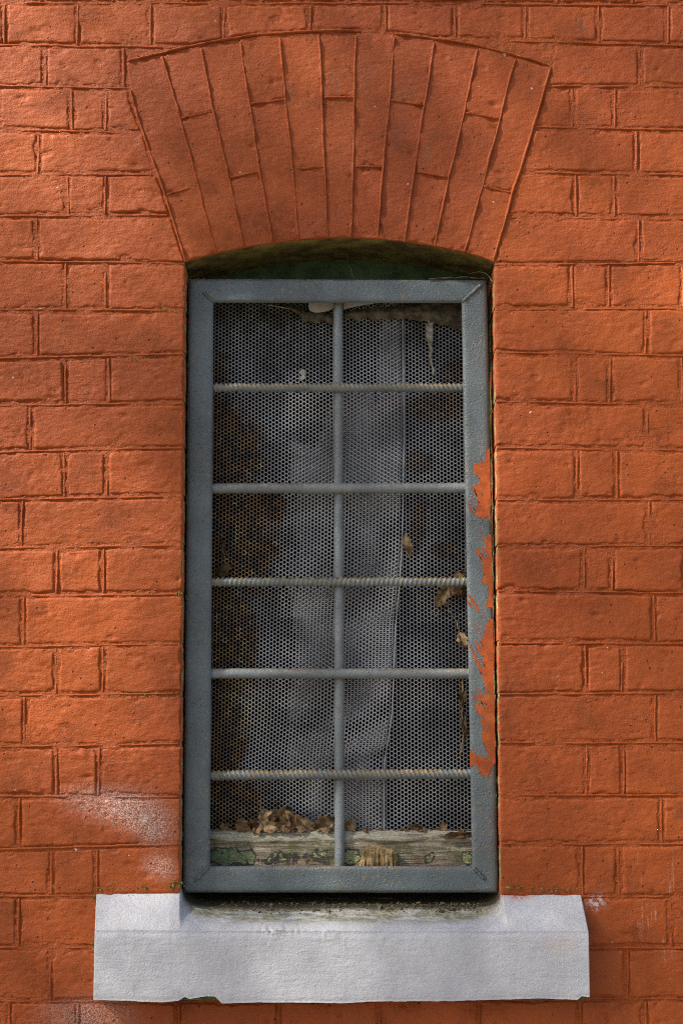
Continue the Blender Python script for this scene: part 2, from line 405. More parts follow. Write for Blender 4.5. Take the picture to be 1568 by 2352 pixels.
# ------------------------------------------------------------------ unseen tree, added left of the window to shade and dapple the wall
M_ADDED_BARK = simple('added_tree_bark', (.06, .045, .03), (.16, .13, .10), 18, .9, .01, 40)
M_ADDED_FOLI = simple('added_tree_leaf', (.035, .075, .015), (.08, .13, .03), 8, .6, .0005, 100)
def shade_tree():
    r = np.random.default_rng(21); s3 = np.array(sd)
    base = np.array([-2.35, -1.55, 0.0]); fork = np.array([-2.15, -1.45, 2.5])
    root = empty('added_shade_tree', base)
    tag(root, 'unseen broadleaf tree added left of the window to shade and dapple the wall', 'tree')
    gaps = [(40, 110, 220), (-20, 360, 190), (1510, 560, 170), (1130, 500, 80), (1520, 1775, 150), (335, 1885, 95), (880, 2215, 100), (610, 2235, 70), (140, 1120, 200), (150, 1520, 210), (1330, 1000, 120), (300, 1250, 80), (1350, 1560, 70)]
    spots = []
    for gx in range(-420, 2000, 130):
        for gy in range(-330, 2760, 130):
            x, y = gx + r.uniform(-50, 50), gy + r.uniform(-50, 50)
            if any((x - a) ** 2 + (y - b) ** 2 < c * c for a, b, c in gaps): continue
            win = 430 < x < 1110 and 560 < y < 1950
            if win and (x < 650 or y < 790): win = False
            n = 14 if win else (4.6 + 3 * r.random() if 330 < x < 1200 and y < 560 else 2.4 + 4 * r.random())
            if not win and 200 < x < 660 and 560 < y < 1950: n *= .6
            if y > 1990 and 150 < x < 1340: n *= 2.3 if x < 520 else 1.05
            spots.append((x, y, 105, int(n + .5), .085 if win else 0.0))
    trunk_path = base + (fork - base) * np.linspace(0, 1, 14)[:, None] + .04 * np.stack([vnoise(np.linspace(0, 4, 14), k * 7.7, 0, 5) for k in range(3)], 1) * [1, 1, 0]
    v, f = tube(trunk_path, np.linspace(.13, .075, 14), 14); mesh_obj('added_tree_trunk', v, f, M_ADDED_BARK, root)
    LV, LF, BV, BF = [], [], [], []; nb = 0
    for k, (fx, fy, rad, n, yw) in enumerate(spots):
        c = P(fx, fy, yw) + s3 * r.uniform(1.75, 2.3); rm = rad * IMG_H / 2352
        dv = c - CAM; fwd = dv[1] * cp + dv[2] * sp; upv = -dv[1] * sp + dv[2] * cp
        if fwd > 0 and abs(dv[0]) / fwd < .30 and abs(upv) / fwd < .42: continue      # leave the view of the window open
        mid = (fork + c) / 2 + np.array([0, 0, .12]) + r.normal(0, .06, 3); t = np.linspace(0, 1, 10)[:, None]
        path = fork * (1 - t) ** 2 + 2 * mid * t * (1 - t) + c * t ** 2
        if k % 9: path = c + (path[7:] - path[-1]) * .5
        v, f = tube(path, np.linspace(.016 if k % 9 == 0 else .003, .002, len(path)), 5); BV.append(v); BF += [[a + nb for a in q] for q in f]; nb += len(v)
        for _ in range(n):
            d = r.normal(size=3); d *= rm * r.random() ** .5 / (np.linalg.norm(d) + 1e-9); p = c + d
            a = r.normal(size=3); a /= np.linalg.norm(a); b = np.cross(a, s3 + r.normal(0, .5, 3)); b /= np.linalg.norm(b); w = np.cross(a, b)
            L = r.uniform(.035, .065); W = L * r.uniform(.5, .7)
            q = [(-.5, 0, 0), (-.2, .42, .05), (.2, .38, .05), (.5, 0, -.05), (.2, -.38, .05), (-.2, -.42, .05)]
            o = len(LV) * 6; LV.append([p + a * x * L + b * y * W + w * z * L for x, y, z in q]); LF += [[o, o + 1, o + 2, o + 3], [o, o + 3, o + 4, o + 5]]
    mesh_obj('added_tree_limbs', np.concatenate(BV), BF, M_ADDED_BARK, root)
    mesh_obj('added_tree_crown', np.array(LV).reshape(-1, 3), LF, M_ADDED_FOLI, root, smooth=False)
shade_tree()

# ------------------------------------------------------------------ brick wall
wall = empty('brick_wall', (0, 0, 0))
tag(wall, 'orange painted brick wall in English bond around the barred window', 'wall')

J = [  # bed joints: (yL at x=0, yL at opening 425), (yR at opening 1134, yR at 1568)
 (6, 7, 9, 12), (104, 108, 93, 104), (198, 206, 199, 200), (299, 307, 292, 300), (402, 400, 395, 403), (498, 495, 498, 502),
 (600, 605, 608, 604), (713, 715, 710, 708), (825, 815, 810, 818), (930, 925, 923, 930), (1038, 1028, 1028, 1033),
 (1148, 1140, 1148, 1148), (1260, 1253, 1256, 1255), (1367, 1363, 1358, 1363), (1486, 1478, 1476, 1477), (1598, 1593, 1595, 1593),
 (1715, 1708, 1706, 1706), (1829, 1831, 1828, 1828), (1953, 1939, 1938, 1939), (2059, 2056, 2059, 2060), (2176, 2178, 2175, 2176),
 (2300, 2299, 2293, 2296), (2422, 2421, 2417, 2419)]
J.insert(0, (-92, -91, -89, -86))                      # one course above the picture
def JY(r, x):                                          # r = -1 is the first entry
    a, b, c, d = J[r + 1]; x = np.asarray(x, float)
    L = a + (b - a) * x / 425.0; R = c + (d - c) * (x - 1134.0) / 434.0
    t = np.clip((x - 600) / 400, 0, 1)
    return L * (1 - t) + R * t
def jambL(y): return 425 + (413 - 425) * (np.asarray(y, float) - 605) / 1435.0
def jambR(y): return 1134 + (1150 - 1134) * (np.asarray(y, float) - 605) / 1435.0
ARC_IN = [(425, 602), (460, 592), (495, 582), (560, 569), (625, 559), (685, 552), (750, 547), (784, 546), (866, 549), (929, 555), (996, 566), (1066, 580), (1100, 590), (1134, 603)]
ARC_OUT = [(290, 141), (380, 120), (460, 102), (530, 90), (600, 80), (710, 73), (784, 71), (829, 73), (910, 78), (999, 89), (1104, 107), (1209, 135), (1264, 153)]
ARC_L = [(141, 290), (210, 300), (272, 318), (450, 380), (600, 427)]
ARC_R = [(153, 1264), (285, 1226), (445, 1176), (600, 1133)]
cx = lambda v: (lambda y: np.full_like(np.asarray(y, float), v))

LEFT = {-1: [95, 262, 430, 600, 770], 0: [12, 180, 347, 515, 712], 1: [104, 285], 2: [165, 243], 3: [90], 4: [155, 245], 5: [85], 6: [152, 245], 7: [85], 8: [152, 250],
        9: [72], 10: [150, 245], 11: [52], 12: [132, 237], 13: [54], 14: [130, 238], 15: [59], 16: [130, 228], 17: [44], 18: [120, 222],
        19: [42], 20: [116], 21: [22, 180, 410, 640]}
RIGHT = {-1: [940, 1110, 1280, 1450], 0: [884, 1044, 1206, 1374, 1531], 1: [1469], 2: [1316, 1411], 3: [1461], 4: [1321, 1411], 5: [1466], 6: [1311, 1396, 1567], 7: [1484],
         8: [1319, 1399, 1564], 9: [1484], 10: [1324, 1416], 11: [1489], 12: [1340, 1404], 13: [1501], 14: [1344, 1429], 15: [1502],
         16: [1346, 1429], 17: [1518], 18: [1334, 1419], 19: [1539], 20: [1439], 21: [870, 1100, 1330, 1480]}
XMIN, XMAX = -360, 1930

def spaced(w, fine=3.6):
    e = np.array([0, .9, 2.0, 3.4, 5.2, 7.4])
    if w < 24: return np.linspace(0, 1, 9)
    n = max(2, int(round((w - 2 * e[-1]) / fine)))
    return np.concatenate([e, np.linspace(e[-1], w - e[-1], n + 1)[1:-1], w - e[::-1]]) / w

def brick(xl, xr, yt, yb, seed, parent, name='brick', proud=.0020, wig=2.2, rad=6.0, deep=(.012, .012, .012, .012), rough=1.0, mats=None, drop=.0016):
    """xl/xr functions of y, yt/yb functions of x (F units); deep = back depth of the left, right, top, bottom sides"""
    r = np.random.default_rng(seed)
    # size estimates by fixed point iteration
    ytv = lambda x: np.asarray(yt(x), float); ybv = lambda x: np.asarray(yb(x), float)
    xg = 784.0
    for _ in range(4):
        ymid = float((ytv(np.array(xg)) + ybv(np.array(xg))) / 2); xg = float((np.asarray(xl(ymid)) + np.asarray(xr(ymid))) / 2)
    w = float(np.asarray(xr(ymid)) - np.asarray(xl(ymid))); h = float(ybv(np.array(xg)) - ytv(np.array(xg)))
    us, vs_ = spaced(w), spaced(h)
    U, Vv = np.meshgrid(us, vs_, indexing='ij')
    X = np.asarray(xl(ymid)) + U * w
    for _ in range(3):
        Y = ytv(X) + (ybv(X) - ytv(X)) * Vv
        L, R = np.asarray(xl(Y), float), np.asarray(xr(Y), float)
        X = L + (R - L) * U
    hh = ybv(X) - ytv(X)
    du = np.minimum(U, 1 - U) * (R - L); dv = np.minimum(Vv, 1 - Vv) * hh
    RR = rad
    a, b = np.maximum(0, RR - du), np.maximum(0, RR - dv)
    d = RR - np.sqrt(a * a + b * b)
    d = d + wig * (fbm(X / 30, Y / 30, 0, seed, 2) * .45 + fbm(X / 8, Y / 8, 0, seed + 31, 2) * .45 - .2)
    q = np.clip(d / RR, 0, 1)
    prof = 1 - (1 - q) ** 2.2
    H = proud * prof - drop * np.clip(-d / 3.5, 0, 1)
    H += (1 - .4 * (1 - q)) * rough * (.0009 * fbm(X / 75, Y / 50, 0, seed + 3, 3) + .00034 * fbm(X / 13, Y / 10, 0, seed + 5, 2))
    H += (r.normal(0, .0003)) + (U - .5) * r.normal(0, .0005) + (Vv - .5) * r.normal(0, .0005)
    for _ in range(r.poisson(3.2 * w * h / 15000) + 1):      # dents and chipped spots
        px, py = r.uniform(0, w), r.uniform(0, h)
        if r.random() < .45: py = r.choice([r.uniform(0, 8), h - r.uniform(0, 8)])
        s = r.uniform(1.8, 6.5); el = r.uniform(1, 2.8)
        dist = ((U * w - px) / (s * el)) ** 2 + ((Vv * h - py) / s) ** 2
        H -= r.uniform(.0009, .0028) * np.exp(-dist ** 1.6)
    for _ in range(r.poisson(2.4)):                          # ragged bites out of the arris
        side = r.integers(4); t = r.random(); L_ = r.uniform(8, 26); dp = r.uniform(3, 8)
        al = (U * w - t * w) if side < 2 else (Vv * h - t * h)
        ac = (Vv * h, (1 - Vv) * h, U * w, (1 - U) * w)[side]
        H -= .0030 * np.clip(1 - (al / L_) ** 2 - (ac / dp) ** 2 + .5 * fbm(X / 6, Y / 6, 0, seed + 21, 2), 0, 1)
    nu, nv = len(us), len(vs_)
    V = P(X, Y, -H)
    # y offset of front is exact; keep the ray position of the wall plane so edges stay where they belong
    V0 = P(X, Y, 0.0); V[..., 0] = V0[..., 0]; V[..., 2] = V0[..., 2]
    V = V.reshape(-1, 3)
    F = [grid_faces(nu, nv)]
    idx = np.arange(nu * nv).reshape(nu, nv)
    verts = [V]; off = len(V); mi = [np.zeros(len(F[0]), int)]
    for k, (line, dp) in enumerate(((idx[0, :][::-1], deep[0]), (idx[-1, :], deep[1]), (idx[:, 0], deep[2]), (idx[:, -1][::-1], deep[3]))):
        base = V[line].copy(); steps = 1 if dp < .05 else 6
        prev = line
        for s in range(1, steps + 1):
            nb = base.copy(); nb[:, 1] = base[:, 1] + (dp - base[:, 1]) * s / steps
            if dp > .05:
                amp = .0016
                if k == 3: nb[:, 2] += amp * fbm(nb[:, 0] * 60, nb[:, 1] * 60, 0, seed + 9, 2)
                else: nb[:, 0] += amp * .6 * fbm(nb[:, 2] * 60, nb[:, 1] * 60, 0, seed + 9, 2)
            verts.append(nb); cur = np.arange(off, off + len(nb)); off += len(nb)
            f = np.stack([prev[:-1], prev[1:], cur[1:], cur[:-1]], 1); F.append(f)
            mi.append(np.full(len(f), 1 if dp > .05 else 0)); prev = cur
    return mesh_obj(name, np.concatenate(verts), np.concatenate(F), None, parent, mats=mats or [M_BRICK, M_REVEAL], midx=np.concatenate(mi))

def arcf(tab): return lambda x: pl(tab, x)
def lerp_j(v0, v1): return lambda y: v0

G = 6.6                                                # half a joint
seed = 100
joints = []                                            # (x, row, lower?) perpends for the beads
for r in range(-1, 22):
    rows = [(LEFT[r], 'L'), (RIGHT[r], 'R')]
    full = r <= 0 or r >= 21
    xs = []
    if full: seq = [(LEFT[r] + RIGHT[r], None)]
    else: seq = [(LEFT[r], 'L'), (RIGHT[r], 'R')]
    for js, side in seq:
        js = list(js); step = 170 if r % 2 == 0 else 338
        if side in (None, 'L'):
            while js[0] > XMIN + 40: js.insert(0, js[0] - step)
        if side in (None, 'R'):
            while js[-1] < XMAX - 40: js.append(js[-1] + step)
        edges = [cx(float(j)) for j in js]; kinds = ['j'] * len(js)
        yt_, yb_ = (lambda x, r=r: JY(r, x) + G + 2.4 * fbm(np.asarray(x) / 80, r * 3.7, 0, 601, 2)), (lambda x, r=r: JY(r + 1, x) - G + 2.4 * fbm(np.asarray(x) / 80, r * 5.3, 0, 602, 2))
        if r == 0:
            def yb_(x, r=r):
                x = np.asarray(x, float); e = np.where((x > 290) & (x < 1264), pl(ARC_OUT, x) - 5, 1e4)
                return np.minimum(JY(1, x) - G, e)
        if side == 'L':
            if r <= 5: edges.append(lambda y: pl(ARC_L, y)); kinds.append('arch')
            elif r <= 18: edges.append(lambda y: jambL(y)); kinds.append('jamb')
            else: edges.append(cx(398.)); kinds.append('hid')
        if side == 'R':
            if r <= 5: edges.insert(0, lambda y: pl(ARC_R, y)); kinds.insert(0, 'arch')
            elif r <= 18: edges.insert(0, lambda y: jambR(y)); kinds.insert(0, 'jamb')
            else: edges.insert(0, cx(1168.)); kinds.insert(0, 'hid')
        if r == 1 and side == 'L':                     # the brick ends short of the arch corner
            edges = edges[:-2] + [cx(285.)]; kinds = kinds[:-2] + ['j']
        for j, k in zip(js, kinds if side != 'R' else kinds[1:]):
            if k == 'j' and -340 < j < 1900: joints.append((j, r))
        for i in range(len(edges) - 1):
            el, er, kl, kr = edges[i], edges[i + 1], kinds[i], kinds[i + 1]
            gl = 0 if kl == 'jamb' else (5.5 if kl == 'arch' else G); g_r = 0 if kr == 'jamb' else (5.5 if kr == 'arch' else G)
            seed += 1
            rr = np.random.default_rng(seed)
            brick((lambda y, e=el, g=gl: np.asarray(e(y)) + g), (lambda y, e=er, g=g_r: np.asarray(e(y)) - g), yt_, yb_, seed, wall,
                  proud=rr.uniform(.0008, .0020), wig=rr.uniform(2.0, 4.2), rad=rr.uniform(3.2, 6),
                  deep=(.15 if kl == 'jamb' else .012, .15 if kr == 'jamb' else .012, .012, .012))

# mortar bed: one continuous rough sheet with the opening left free
def mortar_blocks():
    Vs, Fs, Ms, off = [], [], [], 0
    def block(X, Y, skirts, extra=0.0):
        nonlocal off
        nu, nv = X.shape
        H = .0009 * fbm(X / 11, Y / 9, 0, 900, 3) + .0009 * fbm(X / 50, Y / 40, 0, 901, 2) - .0002 + extra
        V = P(X, Y, 0.0); V[..., 1] = -H; V = V.reshape(-1, 3); F = grid_faces(nu, nv, off)
        Vs.append(V); Fs.append(F); Ms.append(np.zeros(len(F), int))
        idx = np.arange(nu * nv).reshape(nu, nv); o2 = off + nu * nv; base_off = off
        for line, which in skirts:
            ln = {'l': idx[0, :][::-1], 'r': idx[-1, :], 't': idx[:, 0], 'b': idx[:, -1][::-1]}[line]
            prev = ln + base_off
            for s in range(1, 7):
                nb = V[ln].copy(); nb[:, 1] = nb[:, 1] * (1 - s / 6) + .152 * s / 6
                if line == 'b': nb[:, 2] += .0016 * fbm(nb[:, 0] * 50, nb[:, 1] * 50, 0, 77, 2)
                Vs.append(nb); cur = np.arange(o2, o2 + len(nb)); o2 += len(nb)
                f = np.stack([prev[:-1], prev[1:], cur[1:], cur[:-1]], 1); Fs.append(f); Ms.append(np.full(len(f), which)); prev = cur
        off = o2
    st = 5.0
    def gridXY(x0f, x1f, y0f, y1f, nu, nv):
        U, W = np.meshgrid(np.linspace(0, 1, nu), np.linspace(0, 1, nv), indexing='ij')
        return U, W
    nu, nv = int((XMAX - XMIN) / st), int((600 + 95) / st)
    U, W = np.meshgrid(np.linspace(XMIN, XMAX, nu), np.linspace(0, 1, nv), indexing='ij')
    bot = np.where((U > 425) & (U < 1134), pl(ARC_IN, U) + .8, 603.0)
    block(U, -95 + (bot + 95) * W, [('b', 2)])
    for side in 'LR':
        U, W = np.meshgrid(np.linspace(0, 1, int(790 / st)), np.linspace(603, 2425, int(1822 / st)), indexing='ij')
        X = (XMIN + (jambL(W) - 1.5 - XMIN) * U) if side == 'L' else (jambR(W) + 1.5 + (XMAX - jambR(W) - 1.5) * U)
        block(X, W, [('r', 1)] if side == 'L' else [('l', 1)])
    U, W = np.meshgrid(np.linspace(400, 1165, 150), np.linspace(2215, 2425, 42), indexing='ij')
    block(U, W, [], -.0002)
    return np.concatenate(Vs), np.concatenate(Fs), np.concatenate(Ms)
V, F, Mi = mortar_blocks()
mesh_obj('mortar', V, F, None, wall, mats=[M_MORTAR, M_REVEAL, M_SOFFIT], midx=Mi)

# raised pointing beads
def bead(pts, w, h, seed, parent, base=-.0004, frac=1.0, lift=None):
    pts = np.asarray(pts, float)
    seg = np.r_[0, np.cumsum(np.linalg.norm(np.diff(pts, axis=0), axis=1))]
    n = max(4, int(seg[-1] / 4.5)); s = np.linspace(0, seg[-1], n)
    x = np.interp(s, seg, pts[:, 0]); y = np.interp(s, seg, pts[:, 1])
    tx, ty = np.gradient(x), np.gradient(y); l = np.hypot(tx, ty) + 1e-9; nx, ny = -ty / l, tx / l
    wob = 1.0 * fbm(s / 60, seed * 3.1, 0, seed, 2) + .35 * vnoise(s / 7, seed, 0, seed + 1)
    x, y = x + nx * wob, y + ny * wob
    hn = h * (1 + .35 * fbm(s / 22, seed * 1.7, 0, seed + 2, 3))
    if frac < 1: hn = hn - .0032 * np.clip(fbm(s / 55, seed * 2.3, 0, seed + 3, 3) + .9 - 1.7 * frac, 0, 1)
    ends = np.clip(np.minimum(s, seg[-1] - s) / 6, 0, 1); hn = hn * (.3 + .7 * ends)
    wn_ = w * (1 + .3 * fbm(s / 16, seed * .7, 0, seed + 4, 2))
    prof = [(-1, 0), (-.62, .52), (-.22, .93), (.14, 1), (.6, .55), (1, 0)]
    V = []
    for a, b in prof:
        v = P(x + nx * wn_ * a, y + ny * wn_ * a, 0.0); v[:, 1] = base + .002 * (b == 0) - hn * b; V.append(v)
    V = np.stack(V, 1).reshape(-1, 3)
    return mesh_obj('mortar_bead', V, grid_faces(n, len(prof), 0, True), M_BEAD, parent)

for (j, r) in joints:
    rr = np.random.default_rng(int(j) * 31 + r + 50000)
    if r == 0 and 290 < j < 1264: yb = min(JY(1, j), pl(ARC_OUT, j)) - 6
    else: yb = float(JY(r + 1, j)) - 4
    o = rr.uniform(-2, 2)
    bead([(j + o, float(JY(r, j)) + 4), (j + o + rr.uniform(-2, 2), yb)], rr.uniform(2.6, 3.8), rr.uniform(.0012, .0022), int(j) + r * 7 + 400, wall, frac=rr.uniform(.35, .8))
for r in range(0, 22):
    xl_end = {1: 420, 2: 300, 3: 322, 4: 358, 5: 392}.get(r, float(jambL(J[r + 1][1])) - 1)
    xr_end = {1: 1120, 2: 1250, 3: 1222, 4: 1192, 5: 1162}.get(r, float(jambR(J[r + 1][2])) + 1)
    if r == 1: xl_end, xr_end = 372, 1150
    if r == 0 or r == 21:
        spans = [(XMIN, XMAX)]
    else:
        spans = [(XMIN, xl_end if r < 19 else 235), (xr_end if r < 19 else 1325, XMAX)]
    for a, b_ in spans:
        xs = np.arange(a, b_ + 1, 12.0)
        rr = np.random.default_rng(r * 13 + int(a) + 90000); o = rr.uniform(-2, 1.5)
        bead(np.stack([xs, JY(r, xs) + o], 1), rr.uniform(2.4, 3.6), rr.uniform(.0011, .0020), r * 11 + int(abs(a)), wall, frac=rr.uniform(.3, .62))

# the segmental arch
arch_bits = []
BE = [[(300, 205), (318, 272), (380, 450), (427, 600)],
      [(372, 130), (415, 272), (455, 425), (497, 583)], [(463, 110), (490, 255), (525, 408), (561, 570)], [(551, 95), (574, 240), (597, 395), (626, 560)],
      [(643, 84), (655, 230), (672, 385), (685, 553)], [(733, 78), (739, 225), (745, 385), (751, 548)], [(817, 80), (814, 225), (811, 382), (806, 547)],
      [(905, 84), (895, 230), (879, 385), (866, 550)], [(997, 96), (974, 242), (951, 395), (929, 556)], [(1097, 112), (1066, 257), (1031, 407), (996, 567)],
      [(1182, 135), (1146, 275), (1108, 427), (1066, 581)], [(1264, 155), (1226, 285), (1176, 445), (1131, 602)]]
CR = [[(380, 450), (455, 427)], [(415, 272), (490, 255)], [(527, 410), (598, 395)], [(574, 240), (655, 230)], [(672, 387), (745, 385)], [(739, 225), (814, 225)],
      [(811, 382), (879, 385)], [(895, 231), (974, 242)], [(951, 396), (1031, 409)], [(1066, 259), (1146, 275)], [(1108, 428), (1176, 445)]]
arcV = []
def bx(k): return lambda y, k=k: np.interp(np.asarray(y, float), [p[1] for p in BE[k]], [p[0] for p in BE[k]])
def bx0(k):                                            # extrapolated to the arch corner for the left edge
    t = BE[k]
    if k == 0: t = [(290, 141)] + t
    return lambda y, t=t: np.interp(np.asarray(y, float), [p[1] for p in t], [p[0] for p in t])
arch = empty('window_arch', P1(784, 546, 0)); arch.parent = wall; arch['label'] = 'segmental arch of tall painted voussoirs with raised pointing'
arch_parent = arch
for k in range(11):
    (x0, y0), (x1, y1) = CR[k]
    def cyf(x, x0=x0, y0=y0, x1=x1, y1=y1): return y0 + (y1 - y0) * (np.asarray(x, float) - x0) / (x1 - x0)
    for part in (0, 1):
        seed += 1; rr = np.random.default_rng(seed)
        l = lambda y, f=bx0(k): f(y) + .5; r_ = lambda y, f=bx0(k + 1): f(y) - .5
        if part == 0: t_ = lambda x: pl(ARC_OUT, x) + 3; b_ = lambda x, c=cyf: c(x) - .4
        else: t_ = lambda x, c=cyf: c(x) + .4; b_ = lambda x: pl(ARC_IN, x)
        brick(l, r_, t_, b_, seed, arch_parent, name='arch_brick', proud=rr.uniform(.0014, .0024), wig=.3, rad=1.8, rough=.8, drop=.0008,
              deep=(.012, .012, .012, .15 if part else .012), mats=[M_BRICK, M_SOFFIT])
for k, e in enumerate(BE):
    e = list(e)
    bead(e, 4.8, .0057, 60 + k, arch_parent, base=.0006, frac=.97)
for k, e in enumerate(CR): bead(e, 4.2, .0053, 80 + k, arch_parent, base=.0006, frac=.98)
xs = np.arange(292, 830, 8.0); bead(np.stack([xs, pl(ARC_OUT, xs)], 1), 4.2, .0054, 95, arch_parent, base=.0004, frac=.85)
xs = np.arange(905, 1262, 8.0); bead(np.stack([xs, pl(ARC_OUT, xs)], 1), 4.2, .0051, 96, arch_parent, base=.0004, frac=.8)

# the wall beyond the bricks in the picture
def outer_wall():
    x0, x1 = P(XMIN + 6, 1176)[0], P(XMAX - 6, 1176)[0]; zt, zb = P(784, -90)[2], P(784, 2420)[2]
    bxs = [(-2.6, x0, 0, 3.3), (x1, 2.6, 0, 3.3), (x0, x1, zt, 3.3), (x0, x1, 0, zb)]
    V, F = [], []
    for a, b, c, d in bxs:
        o = len(V); V += [(a, .001, c), (b, .001, c), (b, .001, d), (a, .001, d), (a, .152, c), (b, .152, c), (b, .152, d), (a, .152, d)]
        F += [[o, o + 1, o + 2, o + 3], [o + 5, o + 4, o + 7, o + 6], [o + 4, o, o + 3, o + 7], [o + 1, o + 5, o + 6, o + 2], [o + 3, o + 2, o + 6, o + 7], [o + 4, o + 5, o + 1, o]]
    mesh_obj('surrounding_wall', V, F, M_OUTER, wall, smooth=False)
outer_wall()
# dark room behind
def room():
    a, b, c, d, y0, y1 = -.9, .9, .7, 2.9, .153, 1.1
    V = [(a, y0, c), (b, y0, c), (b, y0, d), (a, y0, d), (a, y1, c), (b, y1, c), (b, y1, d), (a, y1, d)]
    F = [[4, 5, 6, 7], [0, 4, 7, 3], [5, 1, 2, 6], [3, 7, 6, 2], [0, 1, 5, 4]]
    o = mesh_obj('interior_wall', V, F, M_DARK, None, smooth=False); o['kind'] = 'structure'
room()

# ------------------------------------------------------------------ sill
YF = -.046
SB = [(216, 2297), (300, 2300), (370, 2303), (410, 2300), (425, 2290), (435, 2295), (475, 2288), (495, 2289), (510, 2305), (600, 2303), (784, 2304), (850, 2301), (1060, 2299), (1234, 2294), (1309, 2296), (1325, 2297), (1334, 2289), (1353, 2291)]
def make_sill():
    nx = 420; t = np.linspace(0, 1, nx)
    fxF = 216.5 + (1352.5 - 216.5) * t; fxB = 221 + (1332 - 221) * t
    zF = P(fxF, 2139.5 + 2.5 * t, YF)[:, 2]; xF = P(fxF, 2220, YF)[:, 0]; xB = P(fxB, 2060, 0)[:, 0]
    zBot = P(fxF, pl(SB, fxF), YF)[:, 2] + .0004 * fbm(fxF / 16, 3.3, 0, 5, 3)
    zE = P(fxB, 2039 + 6 * t, 0)[:, 2]
    a = np.clip((fxB - 414) / 110, 0, 1); b = np.clip((1150 - fxB) / 110, 0, 1)
    w = np.maximum(1 - np.sqrt(1 - (1 - a) ** 2.5), 1 - np.sqrt(1 - (1 - b) ** 2.5))
    zA0, zA1, zA2 = P(784, 2103, 0)[2], P(784, 2081, .03)[2], P(784, 2076, .03)[2] + .012
    rows = []
    # front face, bottom to top
    for s in np.linspace(0, 1, 26):
        yy = YF + .0024 * max(0, s - .94) / .06 * (s > .94); yy += .002 * max(0, .06 - s) / .06
        rows.append(np.stack([xF, np.full(nx, yy), zBot + (zF - zBot) * s], 1))
    nt = 34
    for s in np.linspace(0.03, 1, nt):
        yB = YF * (1 - s) ** 1.12 + .012 * s ** 6; zB = zF + (zE - zF) * s
        yA = YF + (.13 - YF) * s ** 1.35
        zA = np.interp(yA, [YF, -.004, .03, .13], [0, 0, 0, 0]) + np.interp(yA, [YF, 0, .03, .13], [np.nan, zA0, zA1, zA2]) if False else None
        q = [(YF, None), (0, zA0), (.03, zA1), (.13, zA2)]
        if yA < 0: zA = zF + (zA0 - zF) * ((yA - YF) / -YF) ** .85
        else: zA = np.full(nx, np.interp(yA, [0, .03, .13], [zA0, zA1, zA2]))
        y = yA + (yB - yA) * w; z = zA + (zB - zA) * w; x = xF + (xB - xF) * s
        rows.append(np.stack([x, y, z], 1))
    R = np.stack(rows, 1)                              # nx, ns, 3
    X, Yc, Z = R[..., 0], R[..., 1], R[..., 2]
    n = .0004 * fbm(X * 90, Z * 120, Yc * 90, 41, 3) + .0008 * fbm(X * 18, Z * 24, Yc * 20, 42, 2)
    k = IMG_H / 2352
    for fx, fy, rx, ry, am in ((620, 2142, 36, 12, .0030), (650, 2140, 40, 7, .0022), (738, 2146, 12, 8, .0042), (752, 2143, 10, 6, .0030), (768, 2146, 8, 6, .003), (590, 2150, 18, 10, -.002), (880, 2155, 7, 6, .002), (975, 2155, 8, 5, .0016)):
        c = P(fx, fy, YF); g = np.exp(-(((X - c[0]) / (rx * k)) ** 2 + ((Z - c[2]) / (ry * k)) ** 2))
        n = n + am * g * (.6 + .8 * fbm(X * 220, Z * 220, 0, 43, 2))
    R[..., 1] -= n * .8; R[..., 2] += n * .5
    ns = R.shape[1]; V = R.reshape(-1, 3)
    F = grid_faces(nx, ns).tolist()
    F = [f[::-1] for f in F]
    # bottom and back, then end caps
    o = len(V); bb = np.stack([xB, np.full(nx, .003), zBot + .001], 1); V = np.concatenate([V, bb])
    for i in range(nx - 1): F.append([i * ns, (i + 1) * ns, o + i + 1, o + i])
    F.append([i for i in range(ns)] + [o]); F.append([(nx - 1) * ns + i for i in range(ns)][::-1] + [o + nx - 1])
    root = empty('window_sill', P1(784, 2300, 0))
    tag(root, 'white painted concrete window sill with chipped lower edge below the grille', 'window sill')
    mesh_obj('sill_block', V, F, M_SILL, root)
    c0, c1 = P(230, 2299, YF + .006), P(1340, 2293, YF + .006); zt = P(784, 2250, YF)[2]
    Vc = []
    for x in (c0[0], c1[0]):
        for y in (YF + .006, -.004):
            for z in (c0[2] + .001, zt): Vc.append((x, y, z))
    o = mesh_obj('concrete_core', Vc, [[0, 1, 3, 2], [4, 6, 7, 5], [0, 4, 5, 1], [2, 3, 7, 6], [0, 2, 6, 4], [1, 5, 7, 3]], M_CORE, root, smooth=False)
    o['label'] = 'mossy green concrete showing through the chip'
    return root
make_sill()

